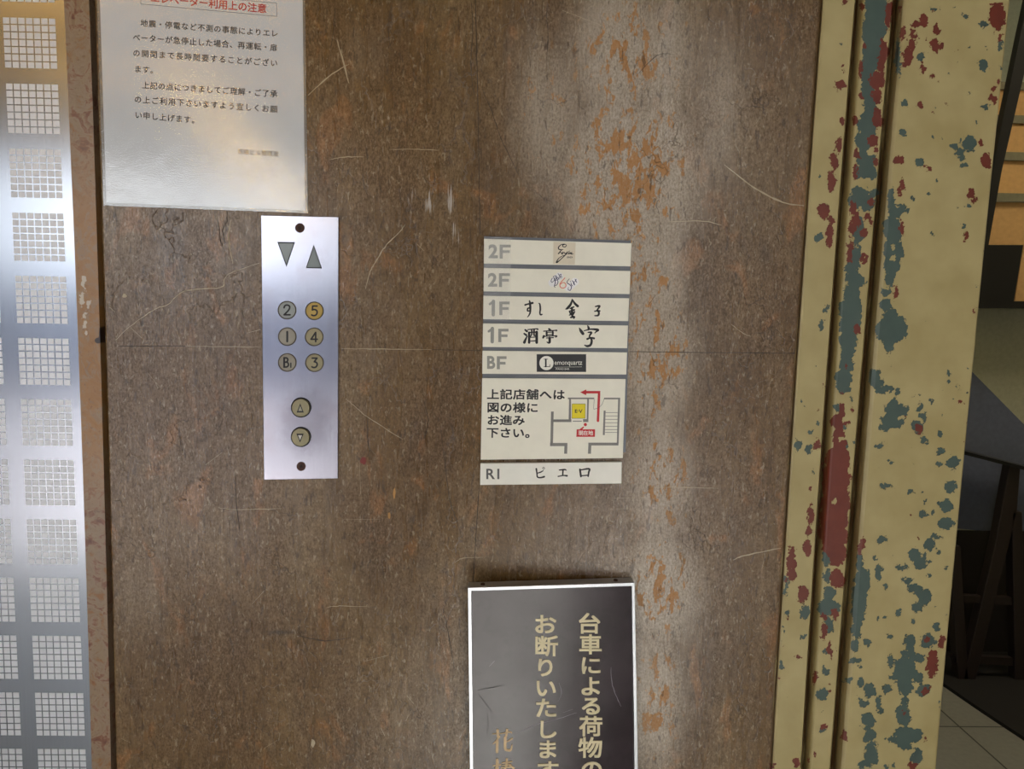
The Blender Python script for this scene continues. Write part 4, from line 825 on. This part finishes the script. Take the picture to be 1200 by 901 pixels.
# scratches and scuffs on the board belong to its surface
sm_ = MB()
def bmark(pts, w_, mi):
    p = smooth_line([(a, b, 0) for a, b in pts], 5); n = len(p)
    o = [(q[0]+random.uniform(-.3, .3), q[1]+random.uniform(-.3, .3), w_*(0.4+.6*math.sin(math.pi*i/(n-1)))*random.uniform(.6, 1.1)) for i, q in enumerate(p)]
    v, f = stroke(o, smooth=False, caps=False); sm_.decal(v, f, lambda a: YFc(a)-.00004, 0, mi)
for p, w_, mi in (([(584, 741), (580, 757)], 1.4, 0), ([(560, 808.5), (574, 806), (590, 802.5)], .9, 0), ([(561, 813), (568, 823), (576, 833)], 1.0, 0), ([(633, 712), (641, 713.5)], 1.1, 0), ([(570, 717), (575, 713), (581, 710)], 2.2, 0), ([(588, 752), (593, 751)], 2.6, 0), ([(596, 783), (597.5, 780)], 2.0, 0), ([(600, 771.5), (602, 771)], 1.6, 0), ([(571, 833), (572, 850), (570, 862)], .6, 0), ([(605, 771.5), (622, 771)], .5, 0),
    ([(573, 781), (590, 764), (596, 756)], .5, 1), ([(605, 859), (630, 849), (655, 842), (676, 835)], .7, 1), ([(716, 782), (717, 800), (722, 815), (728, 828)], 1.0, 1), ([(606, 785), (612, 780)], .5, 1), ([(655, 800), (658, 812), (654, 822)], .6, 1), ([(660, 835), (672, 831)], .6, 1), ([(590, 710), (630, 709.5), (644, 709.5)], .5, 0), ([(610, 718), (625, 728)], .5, 0), ([(616, 694), (618, 692)], 1.4, 0), ([(618, 706), (619, 708)], 3.0, 0)):
    bmark(p, w_, mi)
bd.data.materials.append(M['slot']); bd.data.materials.append(plain('board_scuff', (120, 112, 122), .6)); join_into(bd, sm_, 1)

# ------------------------------------------------------------------ passage and stairwell seen past the door frame
YT_ = 1.93
green = plain('greenish_grey_plaster', (172, 170, 144), .7, bump=.05); blue = plain('blue_grey_dado', (98, 104, 122), .6)
peach = plain('peach_tile', (190, 150, 96), .6); grout = plain('grey_grout', (112, 108, 86), .7)
floor_t = NT('grey_green_floor_tile')
br = floor_t.node('ShaderNodeTexBrick'); floor_t.link(floor_t.mapping((1, 1, 1)), br.inputs['Vector']); br.offset = 0; br.inputs['Scale'].default_value = 1.0
br.inputs['Brick Width'].default_value = .3; br.inputs['Row Height'].default_value = .3; br.inputs['Mortar Size'].default_value = .003
br.inputs['Color1'].default_value = lin((156, 155, 148)); br.inputs['Color2'].default_value = lin((148, 147, 140)); br.inputs['Mortar'].default_value = lin((50, 50, 46))
floor_t.set(Base_Color=floor_t.mix(.35, br.outputs['Color'], floor_t.ramp(floor_t.noise(60, 5), [(.3, lin((80, 80, 76))), (.7, lin((138, 138, 132)))]), 'OVERLAY'), Roughness=.35)
m = MB(); m.box(-2.7, 3.2, -3.3, 3.4, -.05, 0); structure(m.build('floor', floor_t.m))
# passage walls
m = MB(); m.box(0.2, 3.2, 3.2, 3.3, 0, 3.2); structure(m.build('wall_far', plain('pale_grey_green_wall', (176, 182, 164), .7)))
def pw(px, py, Y): q = P(px, py, Y); return (q[0], q[2])
m = MB(); m.box(3.2, 3.3, -.05, 3.3, 0, 3.2); structure(m.build('wall_stair', green))
m = MB(); m.box(1.35, 3.2, -.13, -.03, 0, 3.2); structure(m.build('wall_near', green))
m = MB(); m.box(.2, .37, .16, 3.3, 0, 3.2); structure(m.build('wall_passage', green))
m = MB(); m.box(.2, 3.3, -.05, 3.3, 3.2, 3.3); m.box(.2, 3.3, .1, .16, 2.5, 3.2); structure(m.build('ceiling_stair', green))
# landing wall with sloping dado
m = MB(); yw = 2.05
b0 = P(1060, 360, yw); zl = P(1170, 357, yw)[2]
m.box(b0[0], 3.0, yw, yw+.1, 0, zl)
da, db = P(1136, 433, yw), P(1210, 508, yw); sl = (db[2]-da[2])/(db[0]-da[0])
xa, xb = b0[0], 2.2
base_z = P(1130, 612, yw)[2]
m.prism([(xa, base_z), (xb, base_z-.06), (xb, max(base_z, da[2]+sl*(xb-da[0]))), (xa, da[2]+sl*(xa-da[0]))], yw-.004, yw, 1)
m.box(xa, xb, yw-.006, yw-.004, 0, base_z-.03, 2)
structure(m.build('wall_landing', [green, blue, plain('dark_brown_skirting', (34, 26, 24), .6)])); bpy.data.objects['wall_landing'].name = 'wall_right'
# upper flight of stairs
st = thing('staircase', P(1180, 290, YT_), 'upper flight of peach tiled stairs behind the door frame with black stringer', 'staircase')
T_, RS = .172, .18; z0s = P(1180, 287, YT_)[2]
x0s, x1s = P(1100, 250, YT_)[0], 2.6
for k in range(4):
    y_ = YT_+k*T_; z_ = z0s+k*RS
    m = MB(); m.box(x0s, x1s, y_, y_+T_, z_-.0 if k else z_, z_+RS-.03); s_o = m.build('stair_riser', peach, st)
    m = MB(); m.box(x0s, x1s, y_-.012, y_+T_, z_+RS-.03, z_+RS); m.build('stair_nosing', grout, st)
m = MB(); m.pxprism([(1147, 287), (1199, 287), (1188, 353), (1143, 353)], YT_-.02, YT_+.12); m.build('stair_landing_edge', M['black'], st)
m = MB(); m.pxprism([(1189, 353), (1200, 287), (1300, 287), (1300, 353)], YT_-.0, YT_+.1); m.build('stair_base', peach, st)
m = MB(); m.pxprism([(1226, -100), (1242, -100), (1211, 40), (1174, 200), (1158, 290), (1150, 353), (1138, 353), (1150, 270), (1163, 200), (1196, 40)], YT_-.06, YT_-.03); m.build('stringer', M['black'], st)
m = MB(); m.pxprism([(1130, 353), (1300, 353), (1300, 361), (1130, 361)], YT_-.03, YT_+.12); m.build('landing_beam', M['black'], st)
mt_ = []
for px_, py_ in ((1095, 797), (1105, 804), (1150, 835), (1215, 878)):
    d = CF+CR*((px_-600)/FPX)-CU*((py_-450.5)/FPX); q = CAM+d*(-CAM[2]/d[2]); mt_.append((q[0], q[1]))
m = MB(); pl = mt_+[(2.6, mt_[-1][1]), (2.6, 2.03), (mt_[0][0], 2.03)]; n = len(pl)
m.add([(a, b, 0.0) for a, b in pl]+[(a, b, .012) for a, b in pl], [tuple(range(n, 2*n)), tuple(range(n-1, -1, -1))]+[(k, (k+1) % n, n+(k+1) % n, n+k) for k in range(n)])
tag(m.build('floor_mat', plain('black_rubber_mat', (22, 19, 18), .8)), 'dark floor mat under the dark wooden stand past the door frame', 'mat')
# dark work stand in the passage
YTb = 1.78
tb = thing('work_stand', P(1150, 800, YTb), 'dark wooden stand with slanting legs behind the peeling door frame', 'stand')
m = MB()
a, b = P(1120, 526, YTb), P(1260, 562, YTb)
m.prism([(a[0], a[2]), (b[0], b[2]), (b[0], b[2]-.012), (a[0], a[2]-.012)], YTb, YTb+.22); m.build('stand_top', M['black'], tb)
for pts in ([(1183, 546), (1196, 549), (1192, 600), (1141, 808), (1126, 808), (1166, 640)], [(1186, 600), (1198, 600), (1204, 820), (1190, 820)], [(1112, 640), (1126, 640), (1136, 808), (1124, 808)]):
    m = MB(); m.pxprism(pts, YTb+.02, YTb+.06); m.build('leg', M['darkwood'], tb, bevel=.003)
for y_ in (697, 768):
    m = MB(); m.pxprism([(1116, y_), (1206, y_+4), (1206, y_+13), (1118, y_+8)], YTb+.03, YTb+.05); m.build('crossbar', M['darkwood'], tb)

# ------------------------------------------------------------------ the rest of the hall (behind the viewer, seen in reflections)
cream_w = plain('hall_plaster', (186, 184, 178), .8, bump=.05); dark_w = plain('dark_hall_stone', (74, 71, 68), .5)
m = MB(); m.box(-2.8, -2.7, -3.4, .2, 0, 2.9); structure(m.build('wall_left', dark_w))
m = MB(); m.box(1.25, 1.35, -3.4, -.03, 0, 2.9); structure(m.build('wall_side', dark_w))
m = MB(); m.box(-2.7, xe0+.001, -.02, .1, 0, 2.9); m.box(xe0, .62, .0, .16, 2.4, 2.9); m.box(.62, 1.35, -.03, .1, 2.4, 2.9); structure(m.build('wall_upper', dark_w))
m = MB(); m.box(-2.8, 1.4, -3.4, .1, 2.9, 3.0); structure(m.build('ceiling', cream_w))
m = MB()
m.box(-2.7, LX0, YF-.1, YF, 0, 2.9); m.box(LX1, RX0, YF-.1, YF, 0, 2.9); m.box(LX0, LX1, YF-.1, YF, LZ, 2.9); m.box(RX0, RX1, YF-.1, YF, RZ, 2.9)
structure(m.build('wall_front', dark_w))
m = MB(); m.box(-8, 8, -14, YF-.1, -.06, -.01); structure(m.build('floor_street', plain('pale_pavement', (122, 118, 118), .8)))
m = MB(); m.box(-2.8, -.4, -4.95, YF-.1, 2.25, 2.31); structure(m.build('added_canopy', plain('sunblock_canopy', (90, 92, 96), .6)))  # unseen canopy added to keep sun off the floor at left
m = MB(); m.box(-9, -1.2, -11.2, -11, -.01, 1.75); structure(m.build('wall_street', plain('grey_street_wall', (96, 104, 122), .8)))
m = MB(); m.box(-1.2, 9, -11.6, -11.1, -.01, 7); structure(m.build('wall_facade', plain('pale_facade', (214, 208, 200), .8)))
lampmat = emit('warm_lamp_diffuser', (255, 196, 104), 5)
for nm, y in (('middle', -2.05), ('street', -3.0)):
    t_ = thing('ceiling_lamp', (-1.4, y, 2.9), 'long warm ceiling lamp %s' % ('across the middle of the hall' if nm == 'middle' else 'just inside the street openings'), 'lamp')
    m = MB(); m.box(-2.1, -.7, y-.03, y+.03, 2.395, 2.42); m.build('lamp_diffuser', lampmat, t_)
    m = MB(); m.box(-2.12, -.68, y-.05, y+.05, 2.42, 2.45); m.build('lamp_housing', M['alu'], t_)
    for xx in (-2.0, -.8):
        m = MB(); m.box(xx-.006, xx+.006, y-.006, y+.006, 2.45, 2.9); m.build('lamp_rod', M['alu'], t_)
globe = emit('warm_globe', (255, 205, 120), 50)
for i, (x, z, lb) in enumerate(((-1.40, 2.27, 'highest, leftmost'), (-1.24, 2.08, 'second highest'), (-1.16, 1.96, 'third highest'), (-.95, 1.80, 'lowest, rightmost'))):
    t_ = thing('pendant_lamp', (x, -2.8, 2.9), 'warm globe pendant lamp near the street opening, %s of four' % lb, 'lamp', 'globe pendants in the hall')
    bm = bmesh.new(); bmesh.ops.create_uvsphere(bm, u_segments=20, v_segments=12, radius=.03, matrix=Matrix.Translation((x, -2.8, z)))
    m = MB(); bm.verts.index_update(); m.add([v.co for v in bm.verts], [[v.index for v in f.verts] for f in bm.faces]); bm.free(); m.build('lamp_globe', globe, t_, smooth=True)
    m = MB(); m.box(x-.003, x+.003, -2.803, -2.797, z+.025, 2.9); m.build('lamp_cord', M['black'], t_)
    m = MB(); m.box(x-.02, x+.02, -2.82, -2.78, z+.022, z+.05); m.build('lamp_socket', M['black'], t_, bevel=.004)
# unseen light added to brighten the stairwell
t_ = thing('stair_fill_light', (1.75, 1.0, 3.2), 'added light above the landing, brightening the stairwell', 'lamp')
m = MB(); m.box(1.65, 1.85, .7, 1.3, 3.15, 3.2); m.build('lamp_diffuser', emit('stair_fill_panel', (255, 240, 214), 44), t_)
bpy.data.objects.remove(_to); bpy.data.curves.remove(_tc)
